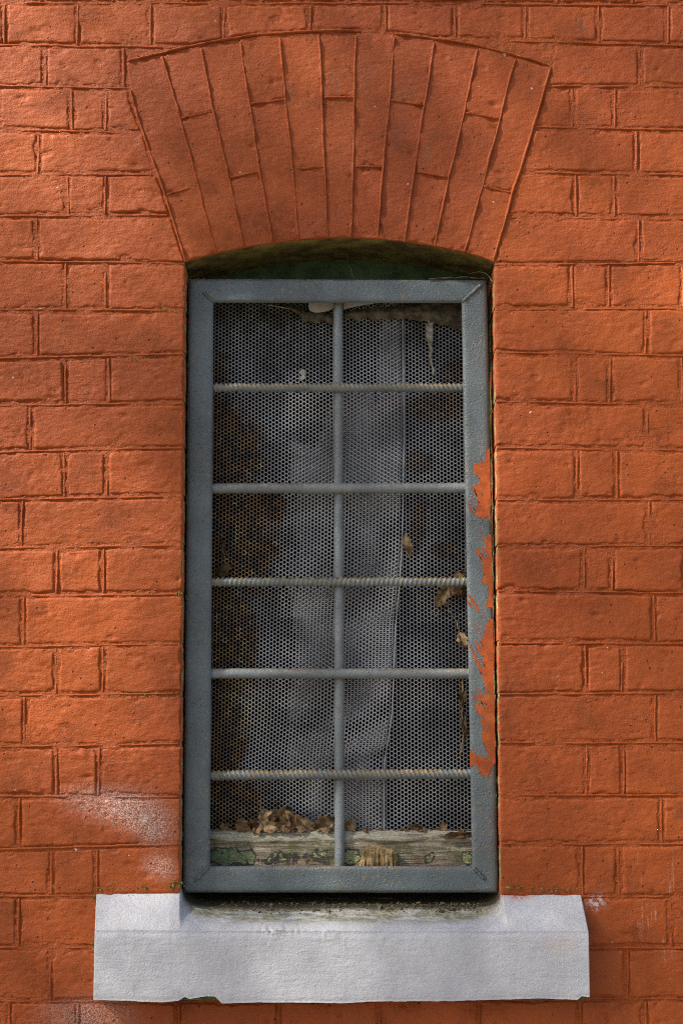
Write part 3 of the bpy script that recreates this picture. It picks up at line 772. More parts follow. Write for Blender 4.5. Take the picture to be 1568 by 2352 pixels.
# ------------------------------------------------------------------ grille
YG = .030
grille = empty('window_grille', P1(782, 2050, YG))
tag(grille, 'grey painted steel window grille of flat frame, round bars and ribbed bars', 'window grille')
OUT = [(434, 640), (1117, 643), (1143, 2050), (421, 2050)]; INN = [(490, 693), (1060, 694), (1084, 1990), (482, 1990)]
def rail(name, quad, outer_edge):
    """mitred flat with a return leg on its outer edge; quad = outerA, outerB, innerB, innerA"""
    bm = bmesh.new(); n = 60
    a0, b0, b1, a1 = [np.array(q, float) for q in quad]
    rows = []
    for w in np.linspace(0, 1, 9):
        t = np.linspace(0, 1, n); A = a0 + (a1 - a0) * w; B = b0 + (b1 - b0) * w
        pts = A + (B - A) * t[:, None]
        edge = min(w, 1 - w) * 53
        rows.append((pts, .0016 * max(0, 1 - edge / 3.0) ** 2))
    Xs = np.stack([r[0] for r in rows], 1); dep = np.array([r[1] for r in rows])
    V = P(Xs[..., 0], Xs[..., 1], YG); V[..., 1] += dep[None, :] + .0004 * fbm(Xs[..., 0] / 60, Xs[..., 1] / 60, 0, 300, 2)
    nu, nv = V.shape[:2]; VV = V.reshape(-1, 3); F = grid_faces(nu, nv).tolist(); idx = np.arange(nu * nv).reshape(nu, nv)
    allv = [VV]; off = len(VV)
    for line, dp in ((idx[:, 0][::-1], .038), (idx[:, -1], .006)):
        nb = VV[line].copy(); nb[:, 1] = YG + dp; allv.append(nb); cur = list(range(off, off + len(nb))); off += len(nb)
        for i in range(len(line) - 1): F.append([int(line[i + 1]), int(line[i]), cur[i], cur[i + 1]])
        if dp < .01: inner = cur
        else: outer = cur[::-1]
    # back face of the flat and inside of the return leg
    nb = VV[idx[:, 1]].copy(); nb[:, 1] = YG + .006; allv.append(nb); m1 = list(range(off, off + len(nb))); off += len(nb)
    nb = nb.copy(); nb[:, 1] = YG + .038; allv.append(nb); m2 = list(range(off, off + len(nb))); off += len(nb)
    for i in range(nu - 1):
        F.append([inner[i], inner[i + 1], m1[i + 1], m1[i]]); F.append([m1[i], m1[i + 1], m2[i + 1], m2[i]]); F.append([m2[i], m2[i + 1], outer[i + 1], outer[i]])
    bm.free()
    return mesh_obj(name, np.concatenate(allv), F, M_STEEL, grille)
rail('frame_rail', (OUT[1], OUT[0], INN[0], INN[1]), 't')
rail('frame_rail', (OUT[3], OUT[2], INN[2], INN[3]), 'b')
rail('frame_rail', (OUT[0], OUT[3], INN[3], INN[0]), 'l')
right_rail = rail('frame_rail', (OUT[2], OUT[1], INN[1], INN[2]), 'r')
right_rail['label'] = 'right frame rail smeared with orange wall paint'
for k, (a, b) in enumerate(zip(OUT, INN)):              # weld beads on the mitres
    a, b = np.array(a, float), np.array(b, float); s = np.linspace(0, 1, 26)
    path = b + (a - b) * (s[:, None] * [.45, .92, .55, .62][k])
    pv = P(path[:, 0], path[:, 1], YG); pv[:, 1] += .0006
    rad = (.0028 + .0022 * np.abs(fbm(s * 9, k * 3.3, 0, 50 + k, 3))) * np.clip(np.minimum(s, 1 - s) * 8, .2, 1)
    rad = rad[:, None] * (1 + .2 * rng.normal(size=(26, 10)))
    v, f = tube(pv, rad * .8, 10); mesh_obj('weld_bead', v, f, M_STEEL, grille)

def hbar(name, y0, y1, dia, ribbed, lean, yb):
    xa, xb = pl([(693, 487), (1990, 479)], y0), pl([(693, 1063), (1990, 1087)], y1)
    n = 520 if ribbed else 90; seg = 24
    s = np.linspace(0, 1, n)
    path = P(xa + (xb - xa) * s, y0 + (y1 - y0) * s, yb)
    L = np.linalg.norm(path[-1] - path[0]); ang = np.linspace(0, 2 * np.pi, seg, endpoint=False)
    R = dia / 2 * np.ones((n, seg))
    R += .00025 * fbm(s[:, None] * L * 90, np.cos(ang)[None] * 1.3, np.sin(ang)[None] * 1.3, int(y0), 2)
    if ribbed:
        ph = (s[:, None] * L + lean * np.abs(((ang[None] / np.pi) % 2) - 1) * dia) / .0078
        tri = np.abs((ph % 1) - .5) * 2
        rib = np.clip((tri - .45) / .35, 0, 1); rib = rib * rib * (3 - 2 * rib)
        seam = np.exp(-((np.abs(((ang + .35) / np.pi) % 1 - .5) / .07) ** 2))[None]
        R = R - .0008 + .0018 * rib * (1 - seam) + .0012 * seam
    v, f = tube(path, R, seg); return mesh_obj(name, v, f, M_BAR if ribbed else M_BAR2, grille)
YB = YG + .014
hbar('ribbed_bar', 890.5, 891.5, .0145, True, .55, YB); hbar('round_bar', 1122, 1121, .0170, False, 0, YB)
hbar('ribbed_bar', 1337, 1336.5, .0145, True, -.4, YB); hbar('round_bar', 1547, 1547, .0165, False, 0, YB)
hbar('ribbed_bar', 1781, 1778, .0155, True, .55, YB)
s = np.linspace(0, 1, 200); pv = P(776 + 4 * s, 690 + (1993 - 690) * s, YB + .0115)
ang = np.linspace(0, 2 * np.pi, 20, endpoint=False)
R = .0082 + .0003 * fbm(s[:, None] * 80, np.cos(ang)[None], np.sin(ang)[None], 8, 2)
v, f = tube(pv, R, 20); mesh_obj('vertical_bar', v, f, M_BAR2, grille)
for yb_ in (890.5, 1122, 1337, 1547, 1780):            # small welds where the bars cross
    c = P(776 + 4 * (yb_ - 690) / 1303, yb_ - 9, YB + .004); c2 = P(776 + 4 * (yb_ - 690) / 1303 + 12, yb_ - 8, YB + .005)
    pth = np.linspace(P(770, yb_ - 9, YB + .004), P(786, yb_ - 9, YB + .004), 10)
    v, f = tube(pth, .0022 + .0008 * rng.random((10, 8)), 8); mesh_obj('weld_bead', v, f, M_BAR, grille)

# orange brush marks on the right rail
def smear(poly, seed, mat=None, lift=.0004, name='paint_smear'):
    poly = np.array(poly, float); out = []
    for i in range(len(poly)):
        a, b = poly[i], poly[(i + 1) % len(poly)]; n = max(1, int(np.linalg.norm(b - a) / 9))
        for k in range(n): out.append(a + (b - a) * k / n)
    out = np.array(out)
    fx = 1022.1 + out[:, 0] * .3418; fy = 1004.9 + out[:, 1] * .3418
    r = np.random.default_rng(seed)
    lim = pl([(640, 1117), (2050, 1143)], fy) - .6
    fx = np.minimum(fx + r.normal(0, .45, len(fx)), lim); fy = fy + r.normal(0, .7, len(fy))
    pv = P(fx, fy, YG); pv[:, 1] = YG - lift
    bm = bmesh.new(); vs_ = [bm.verts.new(p) for p in pv]
    try: fc = bm.faces.new(vs_)
    except ValueError: bm.free(); return
    g = bmesh.ops.extrude_face_region(bm, geom=[fc])
    for e in g['geom']:
        if isinstance(e, bmesh.types.BMVert): e.co.y += .0014
    bmesh.ops.triangulate(bm, faces=bm.faces[:]); bmesh.ops.recalc_face_normals(bm, faces=bm.faces[:])
    V = np.array([v.co[:] for v in bm.verts]); bm.verts.index_update(); F = [[v.index for v in f.verts] for f in bm.faces]; bm.free()
    mesh_obj(name, V, F, mat or M_SMEAR, right_rail, smooth=False)
SM = [
 [(300, 68), (285, 78), (270, 110), (265, 150), (240, 180), (205, 165), (188, 185), (195, 240), (215, 262), (232, 275), (228, 300), (205, 325), (180, 335), (188, 370), (210, 395), (222, 440), (215, 470), (195, 490), (210, 530), (245, 535), (255, 562), (265, 535), (285, 530), (298, 565), (305, 400)],
 [(310, 655), (288, 650), (284, 686), (240, 645), (268, 716), (282, 748), (236, 735), (232, 745), (290, 785), (262, 812), (225, 755), (198, 740), (215, 790), (245, 830), (262, 880), (248, 885), (262, 920), (248, 980), (280, 985), (290, 1010), (288, 1090), (268, 1130), (275, 1160), (290, 1140), (320, 1150), (322, 900)],
 [(145, 1050), (180, 1075), (215, 1130), (240, 1182), (215, 1165), (185, 1120)], [(142, 1090), (165, 1110), (178, 1152), (155, 1122)], [(245, 1160), (272, 1210), (252, 1190)], [(195, 1245), (222, 1285), (240, 1325), (215, 1290)],
 [(158, 390), (185, 420), (215, 470), (190, 440)], [(150, 430), (172, 470), (186, 530), (168, 500)],
 [(325, 1215), (300, 1222), (270, 1260), (255, 1300), (252, 1370), (240, 1330), (232, 1385), (250, 1400), (232, 1412), (205, 1360), (198, 1372), (215, 1400), (208, 1425), (225, 1450), (255, 1475), (258, 1500), (238, 1512), (265, 1545), (238, 1540), (172, 1405), (160, 1392), (190, 1480), (240, 1590), (262, 1650), (270, 1725), (255, 1742), (222, 1680), (220, 1700), (242, 1752), (190, 1715), (205, 1752), (248, 1790), (225, 1802), (190, 1752), (215, 1850), (270, 1892), (235, 1885), (250, 1950), (242, 2010), (265, 2080), (290, 2140), (250, 2150), (200, 2130), (165, 2103), (163, 2150), (166, 2212), (200, 2198), (225, 2230), (285, 2288), (310, 2210), (340, 2180), (340, 1900), (335, 1500)],
 [(212, 2215), (235, 2240), (258, 2288), (235, 2265)]]
for k, p in enumerate(SM): smear(p, 70 + k)
r9 = np.random.default_rng(90)
for k in range(34):
    src = SM[(0, 1, 8, 8)[k % 4]]; x, y = src[r9.integers(2, len(src) - 4)]
    if x > 272: continue
    L = r9.uniform(18, 62); wd = r9.uniform(1.6, 4.5); dx, dy = -.42 * L + r9.normal(0, 3), -.9 * L
    smear([(x + dx, y + dy), (x + dx * .5 + wd, y + dy * .5 - wd * .4), (x + 8, y + 6), (x + dx * .45 - wd * .3, y + dy * .45 + wd * .4)], 200 + k)

for k in range(46):
    y = r9.uniform(120, 2230); x = r9.uniform(205, 262) + y * .018
    L = r9.uniform(14, 60); wd = r9.uniform(1.2, 3.6); dx, dy = .40 * L + r9.normal(0, 3), .9 * L
    smear([(x, y), (x + dx * .5 + wd, y + dy * .5 - wd * .4), (x + dx, y + dy), (x + dx * .5 - wd, y + dy * .5 + wd * .4)], 300 + k, M_STEEL, .0007, 'bare_scratch')
# ------------------------------------------------------------------ perforated sheets
def perforated(name, mat, x0, x1, y0, y1, ydepth, warp, pitch, skew, keep=None):
    A, B = P(x0, y0, .085), P(x1, y1, .085)
    dx = pitch * math.sqrt(3) / 2
    nc = int((B[0] - A[0]) / dx) + 1; nr = int((A[2] - B[2]) / pitch) + 1
    ci, ri = np.meshgrid(np.arange(nc), np.arange(nr), indexing='ij')
    cx_ = A[0] + ci * dx; cz_ = A[2] - (ri + .5 * (ci % 2)) * pitch
    C = np.stack([cx_.ravel(), cz_.ravel()], 1)
    if keep is not None: C = C[keep(C[:, 0], C[:, 1])]
    hx = pitch / math.sqrt(3)
    ang = np.arange(12) * np.pi / 6
    hexr = np.where(np.arange(12) % 2 == 0, hx, hx * math.cos(math.pi / 6))
    ho = np.stack([hexr * np.cos(ang), hexr * np.sin(ang)], 1); r = pitch * .405
    hi = np.stack([r * np.cos(ang), r * np.sin(ang)], 1)
    n = len(C)
    O = C[:, None] + ho[None]; I = C[:, None] + hi[None]
    def place(Q, dy):
        x, z = Q[..., 0], Q[..., 1]
        xx, yy, zz = warp(x, z)
        return np.stack([xx, yy + dy, zz], -1)
    V = np.concatenate([place(O, 0), place(I, 0), place(I, .0012)], 1)   # n,36,3
    k = np.arange(12); k2 = (k + 1) % 12
    q = np.concatenate([np.stack([k, k2, 12 + k2, 12 + k], 1), np.stack([12 + k, 12 + k2, 24 + k2, 24 + k], 1)], 0)
    F = (np.arange(n)[:, None, None] * 36 + q[None]).reshape(-1, 4)
    return mesh_obj(name, V.reshape(-1, 3), F, mat, None, smooth=False)

kF = float((P(785, 1300, .085) - P(784, 1300, .085))[0])
def to_f(x, z, y=.085):
    d = np.stack([x, np.full_like(x, y) - CAM[1], z - CAM[2]], -1)
    fw = d[..., 1] * cp + d[..., 2] * sp; up = -d[..., 1] * sp + d[..., 2] * cp
    k = IMG_H / 2352 / D
    return 784 + d[..., 0] / fw / k, 1176 - up / fw / k
EDGE = [(640, 924), (1000, 928), (1180, 925), (1270, 922), (1350, 917), (1440, 908), (1560, 904), (1640, 900), (1690, 893), (1740, 884), (1790, 882), (1950, 882)]
def warp_back(x, z):
    fx, fy = to_f(x, z)
    y = .090 + .012 * np.clip((880 - fx) / 120, 0, 1) + .0015 * np.sin(fx / 60) + .002 * fbm(fx / 120, fy / 150, 0, 31, 2)
    y = y - .004 * np.exp(-(((fx - 1000) / 60) ** 2 + ((fy - 1640) / 160) ** 2))
    return x, y, z
def front_depth(fx, fy):
    t = np.clip((fx - 560) / 360, 0, 1)
    y = .0865 - .009 * t ** 2
    y = y - .0018 * np.sin((fx - 640) / 46 + (fy - 1200) / 210) * np.clip((fx - 520) / 120, 0, 1)
    y = y - .0016 * fbm(fx / 75, fy / 120, 0, 33, 2)
    e = np.interp(fy, [p[0] for p in EDGE], [p[1] for p in EDGE])
    g = np.exp(-((fy - (1735 + (e - fx) * .35)) / 17) ** 2) * np.clip(1 - (e - fx) / 110, 0, 1)
    y = y + .008 * g
    y = y - .0055 * np.exp(-(((fx - e) / 45) ** 2)) * np.clip((fy - 1330) / 200, 0, 1) * np.clip((1730 - fy) / 60, 0, 1)
    return np.maximum(y, .066)
def warp_front(x, z):
    xs_ = x + .012 * (z - 1.9) * .35
    zs_ = z - .05 * (x + .21) + .004 * fbm(x * 9, z * 7, 0, 34, 2)
    fx, fy = to_f(xs_, zs_)
    e = np.interp(fy, [p[0] for p in EDGE], [p[1] for p in EDGE])
    fx2 = 452 + (fx - 452) * (e - 452) / (928 - 452)
    y = front_depth(fx2, fy)
    p = P(fx2, fy, y)
    return p[..., 0], p[..., 1], p[..., 2]
PITCH_H = 9.13 * kF
def keep_back(x, z):
    fx, fy = to_f(x, z)
    return (fx > 872) | ((fy > 985 + 90 * fbm(fx / 70, 1.3, 0, 77, 2) - (fx - 650) * .35) & (fx > 668 + 16 * fbm(fy / 60, 2.2, 0, 78, 2)))
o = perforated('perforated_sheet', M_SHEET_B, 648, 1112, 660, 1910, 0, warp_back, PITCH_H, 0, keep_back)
tag(o, 'flat perforated grey metal sheet behind the right half of the grille', 'metal sheet')
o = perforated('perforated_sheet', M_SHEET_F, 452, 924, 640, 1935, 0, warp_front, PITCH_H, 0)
# drop cells hanging below the timber ledge
bm = bmesh.new(); bm.from_mesh(o.data); oz = o.location.z
zlim = P(784, 1910, .08)[2]
bmesh.ops.delete(bm, geom=[v for v in bm.verts if v.co.z + oz < zlim], context='VERTS'); bm.to_mesh(o.data); bm.free()
tag(o, 'buckled rusty perforated metal sheet with a crumpled free edge behind the bars', 'metal sheet')
ys_ = np.arange(665, 1909, 6.0); ex = np.interp(ys_, [p[0] for p in EDGE], [p[1] for p in EDGE]) + 1.2
V = []
for off_, dy in ((-3.0, -.0006), (-1.4, -.0009), (.4, -.0006), (.6, .0016)):
    p = P(ex + off_, ys_, front_depth(ex + off_, ys_)); p[:, 1] += dy; V.append(p)
mesh_obj('sheet_edge', np.stack(V, 1).reshape(-1, 3), grid_faces(len(ys_), 4, 0, True), M_SHEET_F, o)

# ------------------------------------------------------------------ timber window frame
timber = empty('timber_window_frame', P1(782, 2090, .07))
tag(timber, 'weathered timber window frame with flaking green paint behind the grille', 'window frame')
def profile_bar(name, prof, fx0, fx1, mat, n=160, amp=.0012, seed=1):
    """prof: list of (y, fy) points, swept in x"""
    xs_ = np.linspace(fx0, fx1, n); rows = []
    for y, fy in prof:
        p = P(xs_, fy, y); p[:, 0] = P(xs_, 1950, .06)[:, 0]; p[:, 2] = P(784, fy, y)[2]; rows.append(p)
    R = np.stack(rows, 1)
    R[..., 1] += amp * fbm(R[..., 0] * 25, R[..., 2] * 260, 0, seed, 3); R[..., 2] += amp * .9 * fbm(R[..., 0] * 30, R[..., 1] * 200, 1, seed + 1, 3)
    return mesh_obj(name, R.reshape(-1, 3), grid_faces(n, len(prof), 0, True), mat, timber)
pr = [(.118, 2090), (.118, 2026)] + [(.060, y) for y in np.linspace(2020, 1936, 12)] + [(.0585, 1932), (.0575, 1930), (.0575, 1925), (.060, 1918), (.062, 1912), (.065, 1908), (.085, 1907), (.125, 1906)]
profile_bar('bottom_rail', pr, 425, 1145, M_WOOD, 300, .0019, 21)
pr = [(.150, 560), (.150, 600), (.150, 640), (.150, 690), (.148, 700), (.16, 702)]
zt, zb = P(784, 560, .15)[2], P(784, 690, .15)[2]
def slab(name, x0, x1, y0, y1, z0, z1, mat, par, n=6):
    bm = bmesh.new(); bmesh.ops.create_cube(bm, size=1)
    for v in bm.verts: v.co = ((x0 + x1) / 2 + v.co.x * (x1 - x0), (y0 + y1) / 2 + v.co.y * (y1 - y0), (z0 + z1) / 2 + v.co.z * (z1 - z0))
    bmesh.ops.bevel(bm, geom=bm.edges[:], offset=.002, segments=2, affect='EDGES')
    V = np.array([v.co[:] for v in bm.verts]); bm.verts.index_update(); F = [[v.index for v in f.verts] for f in bm.faces]; bm.free()
    return mesh_obj(name, V, F, mat, par, smooth=False)
slab('head', P(420, 640, .14)[0], P(1140, 640, .14)[0], .122, .19, P(784, 690, .12)[2], P(784, 540, .15)[2], M_GREEN, timber)
slab('stile', P(405, 1300, .12)[0], P(455, 1300, .12)[0], .098, .17, P(784, 2090, .1)[2], P(784, 680, .1)[2], M_GREEN, timber)
slab('stile', P(1110, 1300, .12)[0], P(1165, 1300, .12)[0], .098, .17, P(784, 2090, .1)[2], P(784, 680, .1)[2], M_GREEN, timber)

# ------------------------------------------------------------------ leaves, chunk, cobwebs, crumbs
def leaf(fx, fy, y, length, width, rot, curl, fold, seed, mat, label, tilt=0.0, group=None, twist=0.0):
    r = np.random.default_rng(seed); nu, nv = 16, 9
    u = np.linspace(0, 1, nu); v = np.linspace(-1, 1, nv); U, Vv = np.meshgrid(u, v, indexing='ij')
    prof = np.sin(np.pi * U ** .8) ** .75 * (1 + .18 * np.sin(U * 22 + seed)) 
    x = (U - .5) * length; zz = Vv * prof * width / 2
    y_ = -np.abs(Vv) * prof * width * .5 * fold + curl * length * (U - .5) ** 2 * 2 + .003 * fbm(U * 4, Vv * 2.4, 0, seed, 3)
    a = curl * 3.0 * (U - .5)
    zz = zz * np.cos(a * .5) + .002 * fbm(U * 5, Vv * 3, 4, seed, 2); tw = twist * (U - .5)
    y2 = y_ * np.cos(tw) - zz * np.sin(tw); z2 = y_ * np.sin(tw) + zz * np.cos(tw)
    L = np.stack([x, y2, z2], -1)
    Rm = Matrix.Rotation(math.radians(rot), 3, 'Y') @ Matrix.Rotation(math.radians(tilt), 3, 'X')
    c = P(fx, fy, y); W = L.reshape(-1, 3) @ np.array(Rm).T + c
    W[:, 1] = np.clip(W[:, 1], .0465, .1) if y > .04 else W[:, 1]
    st = np.array([L[0, nv // 2], L[0, nv // 2] + np.array([-length * .35, .002, r.uniform(-.004, .004)])])
    o = mesh_obj('dry_leaf', W, grid_faces(nu, nv), mat, None)
    tag(o, label, 'leaf', group)
    sp_ = (np.linspace(st[0], st[1], 6) + np.array([0, 0, 1]) * (np.linspace(0, 1, 6)[:, None] ** 2) * .004) @ np.array(Rm).T + c
    tv, tf = tube(sp_, .0005, 5); mesh_obj('stem', tv, tf, mat, o)
    return o
leaf(612, 1884, .066, .040, .030, 62, .9, .6, 1, M_LEAF2, 'upright pale brown rolled leaf standing at the left of the ledge heap')
leaf(645, 1880, .064, .050, .034, -48, .7, .8, 2, M_LEAF, 'tallest curled brown leaf, peak of the ledge heap')
leaf(668, 1886, .060, .052, .022, 50, .5, .9, 3, M_LEAF, 'dark folded leaf leaning on the peak of the ledge heap')
leaf(700, 1893, .062, .050, .024, 22, .6, .7, 4, M_LEAF2, 'long pale leaf trailing from the heap towards the vertical bar')
leaf(630, 1899, .060, .060, .018, 4, .4, .6, 5, M_LEAF2, 'flat pale leaf lying along the front of the ledge heap')
leaf(590, 1896, .064, .036, .024, -30, .9, .8, 6, M_LEAF, 'small crinkled leaf between the folded leaf and the upright rolled leaf')
leaf(560, 1896, .066, .036, .020, 15, .7, .6, 7, M_LEAF, 'small dark folded leaf at the left foot of the heap')
leaf(517, 1901, .066, .022, .014, -35, .8, .6, 8, M_LEAF, 'small brown leaf lying alone on the ledge beside the left rail')
leaf(655, 1898, .058, .046, .018, -10, .5, .7, 9, M_LEAF, 'dark crumpled leaf under the peak of the ledge heap')
leaf(745, 1893, .066, .042, .028, -28, .9, .8, 10, M_LEAF2, 'broad curled leaf tucked against the left of the vertical bar')
leaf(803, 1896, .068, .026, .022, -50, .8, .6, 11, M_LEAF2, 'pointed pale leaf just right of the vertical bar on the ledge')
leaf(955, 1901, .072, .022, .011, 8, .7, .6, 12, M_LEAF, 'small dark leaf scrap on the ledge below the flat sheet')
leaf(1017, 1897, .074, .020, .013, -40, .8, .6, 13, M_LEAF2, 'little pale leaf scrap on the ledge between sheet and right rail')
leaf(1050, 1918, .055, .060, .010, -4, .2, .8, 14, M_LEAF, 'long thin dark leaf stuck to the ledge beside the right rail')
leaf(1018, 1366, .068, .044, .022, -62, .9, .5, 15, M_LEAF2, 'curled tan leaf hanging under the middle ribbed bar near the right rail')
leaf(1052, 1352, .070, .034, .028, 40, .7, .5, 16, M_LEAF, 'brown leaf wedged under the middle ribbed bar at the right rail')
leaf(1056, 1322, .068, .026, .018, -40, .6, .6, 17, M_LEAF2, 'tan leaf resting on top of the middle ribbed bar at the right rail')
leaf(1062, 1472, .068, .030, .016, 75, .6, .6, 18, M_LEAF2, 'small tan leaf caught behind the right rail above the lower round bar')
leaf(935, 1250, .070, .044, .014, 78, .3, .4, 19, M_LEAF2, 'narrow khaki leaf hanging at the crumpled sheet edge')
leaf(514, 1258, .076, .030, .009, 68, .5, .5, 20, M_LEAF, 'slim brown leaf hanging by a thread near the left rail')
leaf(515, 1308, .074, .034, .018, -30, .7, .5, 21, M_LEAF, 'brown leaf resting on the middle ribbed bar by the left rail')
leaf(1062, 1600, .070, .030, .012, 84, .6, .6, 22, M_LEAF, 'dark shrivelled leaf in the tangle behind the right rail')
leaf(1064, 1668, .070, .055, .010, 86, .3, .6, 23, M_LEAF, 'long shrivelled dark strip hanging behind the right rail')

def strand(name, pts, rad, mat, label, cat, seed, n=60, wob=2.0):
    pts = np.array(pts, float); t = np.linspace(0, 1, n); tt = np.linspace(0, 1, len(pts))
    fx, fy, y = [np.interp(t, tt, pts[:, k]) for k in range(3)]
    fx = fx + wob * fbm(t * 12, seed, 0, seed, 2); fy = fy + wob * .4 * fbm(t * 12, seed + 3, 0, seed, 2)
    v, f = tube(P(fx, fy, y), rad * (1 + .7 * np.abs(fbm(t * 20, seed, 0, seed + 5, 2))), 6)
    return tag(mesh_obj(name, v, f, mat, None), label, cat)
strand('dry_tendril', [(1062, 1560, .072), (1060, 1640, .07), (1063, 1700, .068), (1056, 1745, .066)], .0009, M_LEAF2, 'dry tan tendril hanging behind the right rail above the lowest bar', 'tendril', 3)
strand('dry_tendril', [(1030, 1400, .072), (1048, 1430, .07), (1058, 1480, .07)], .0006, M_LEAF2, 'thin tan tendril below the hanging leaves near the right rail', 'tendril', 5)
strand('dry_tendril', [(509, 1215, .078), (512, 1260, .076), (516, 1318, .074)], .0006, M_LEAF, 'brown stalk hanging beside the left rail above the middle bar', 'tendril', 6)
strand('dry_tendril', [(1000, 1415, .086), (1040, 1375, .078), (1062, 1362, .07)], .0007, M_LEAF, 'dark arching stalk under the middle ribbed bar', 'tendril', 8)
strand('cobweb_strand', [(985, 735, .078), (986, 790, .077), (991, 820, .076), (993, 862, .076)], .0017, M_SCR0, 'dusty cobweb rope hanging in the top right pane', 'cobweb', 9, wob=3)
strand('cobweb_strand', [(615, 700, .075), (660, 708, .076), (700, 722, .078), (735, 742, .08)], .0007, M_THREAD, 'thin pale cobweb thread under the top rail left of the vertical bar', 'cobweb', 11)
strand('cobweb_strand', [(797, 585, .05), (799, 608, .045), (806, 622, .04), (812, 640, .032)], .00025, M_WEB, 'pale cobweb thread from the arch soffit to the top rail', 'cobweb', 12)
strand('cobweb_strand', [(985, 640, .028), (1030, 638, .030), (1070, 636, .03), (1112, 640, .028)], .0008, M_WEB, 'dusty web line along the top rail near its right corner', 'cobweb', 13)
strand('cobweb_strand', [(1085, 612, .09), (1105, 622, .06), (1118, 630, .035), (1130, 646, .012)], .00035, M_THREAD, 'fine web thread across the upper right corner of the opening', 'cobweb', 14, wob=.6)
strand('cobweb_strand', [(1078, 628, .09), (1100, 624, .06), (1116, 628, .035)], .00035, M_THREAD, 'short web thread joining the corner web beneath the arch', 'cobweb', 15, wob=.6)

def web_sheet(name, top, bot, y, seed, label, cat, mat):
    t = np.asarray(top, float); b = np.asarray(bot, float)
    xs_ = np.arange(t[0, 0], t[-1, 0], 4.0); yt = np.interp(xs_, t[:, 0], t[:, 1]); yb = np.interp(xs_, b[:, 0], b[:, 1]) + 3.5 * fbm(xs_ / 14, seed, 0, seed, 3)
    W = np.linspace(0, 1, 9); Y = yt[:, None] + (yb - yt)[:, None] * W; X = xs_[:, None] + 0 * Y
    d = y - .006 * np.sin(np.pi * W)[None] + .003 * fbm(X / 22, Y / 12, 0, seed + 2, 3)
    V = P(X, Y, d).reshape(-1, 3)
    return tag(mesh_obj(name, V, grid_faces(len(xs_), 9), mat, None), label, cat)
web_sheet('cobweb_sheet', [(790, 716), (850, 706), (930, 700), (1068, 690)], [(790, 732), (850, 733), (930, 735), (1000, 742), (1068, 762)], .079, 4, 'dusty brown web roll sagging under the top rail right of the vertical bar', 'cobweb', M_WEB)
web_sheet('cobweb_sheet', [(660, 700), (700, 716), (766, 722)], [(660, 706), (700, 738), (766, 742)], .079, 6, 'brown dusty web tuft under the pale torn card', 'cobweb', M_WEB)
web_sheet('cobweb_tuft', [(978, 742), (998, 740)], [(978, 786), (990, 800), (998, 772)], .076, 8, 'grey web tuft hung on the cobweb rope', 'cobweb', M_SCR0)
def card(name, poly, y, label, mat=M_PAPER):
    p = np.array(poly, float); v = P(p[:, 0], p[:, 1], y); n = len(v)
    v2 = v.copy(); v2[:, 1] += .0015
    F = [list(range(n))[::-1], list(range(n, 2 * n))] + [[i, (i + 1) % n, n + (i + 1) % n, n + i] for i in range(n)]
    return tag(mesh_obj(name, np.concatenate([v, v2]), F, mat, None, smooth=False), label, 'card')
card('torn_card', [(709, 690), (708, 705), (712, 714), (724, 718), (738, 717), (752, 714), (763, 710), (768, 690)], .0755, 'pale torn card scrap under the top rail left of the vertical bar')
card('torn_card', [(789, 690), (789, 710), (800, 708), (820, 703), (850, 698), (884, 691)], .0755, 'pale tapering card scrap under the top rail right of the vertical bar')
M_SCRAP = simple('grey_scrap', (.16, .15, .14), (.34, .33, .31), 90, .9)
p = [(690, 850), (698, 848), (702, 854), (699, 862), (702, 868), (694, 873), (688, 870), (692, 862), (687, 856)]
tag(card('grey_scrap', p, .0735, 'x', M_SCRAP), 'ragged pale grey scrap stuck to the perforated sheet above the first bar', 'scrap')

def chunk():
    out = np.array([(824, 1990), (828, 1975), (834, 1955), (842, 1942), (855, 1941), (880, 1946), (905, 1953), (914, 1960), (916, 1975), (912, 1990)], float)
    n = len(out); rings = []
    for k, (dy, sc) in enumerate(((.0475, .82), (.0485, .93), (.0515, 1.0), (.0555, 1.0), (.059, .96))):
        c = np.array([870, 1990.]); q = c + (out - c) * [sc, sc if k < 2 else 1]
        if k < 2: q[:, 1] = np.maximum(q[:, 1], 1955 + (q[:, 0] - 830) * .05)
        rings.append((q, dy))
    V, F = [], []
    m = 8
    for q, dy in rings:
        qq = np.concatenate([q[i] + (q[(i + 1)] - q[i]) * np.linspace(0, 1, m, endpoint=False)[:, None] for i in range(n - 1)] + [q[-1:]])
        v = P(qq[:, 0], qq[:, 1], dy); s = np.arange(len(qq)); v[:, 1] += .0012 * vnoise(qq[:, 0] / 4, 3, 0, 5) * (dy < .05); v[:, 2] += .0009 * vnoise(qq[:, 0] / 5, dy * 900, 0, 6)
        V.append(v)
    N = len(V[0]); Vall = np.concatenate(V)
    for k in range(len(V) - 1):
        for i in range(N - 1): F.append([k * N + i, k * N + i + 1, (k + 1) * N + i + 1, (k + 1) * N + i])
    # front face as grooved vertical strips
    base = len(Vall); ft = V[0]; rows = []
    for w in np.linspace(0, 1, 8)[1:]:
        r_ = ft.copy(); zb = P(870, 1996, .0475)[2]; r_[:, 2] = ft[:, 2] + (zb - ft[:, 2]) * w
        r_[:, 1] += .0022 * vnoise(ft[:, 0] * 260, w * 1.2, 0, 9) - .0012 * np.sin(w * 3); rows.append(r_)
    Vall = np.concatenate([Vall] + rows); prev = np.arange(N)
    for k in range(7):
        cur = np.arange(base + k * N, base + (k + 1) * N)
        for i in range(N - 1): F.append([int(prev[i + 1]), int(prev[i]), int(cur[i]), int(cur[i + 1])])
        prev = cur
    o = mesh_obj('wood_chunk', Vall, F, M_CHUNK, None, smooth=False)
    tag(o, 'broken brown chunk of rotten wood lying against the bottom timber', 'wood chunk')
chunk()

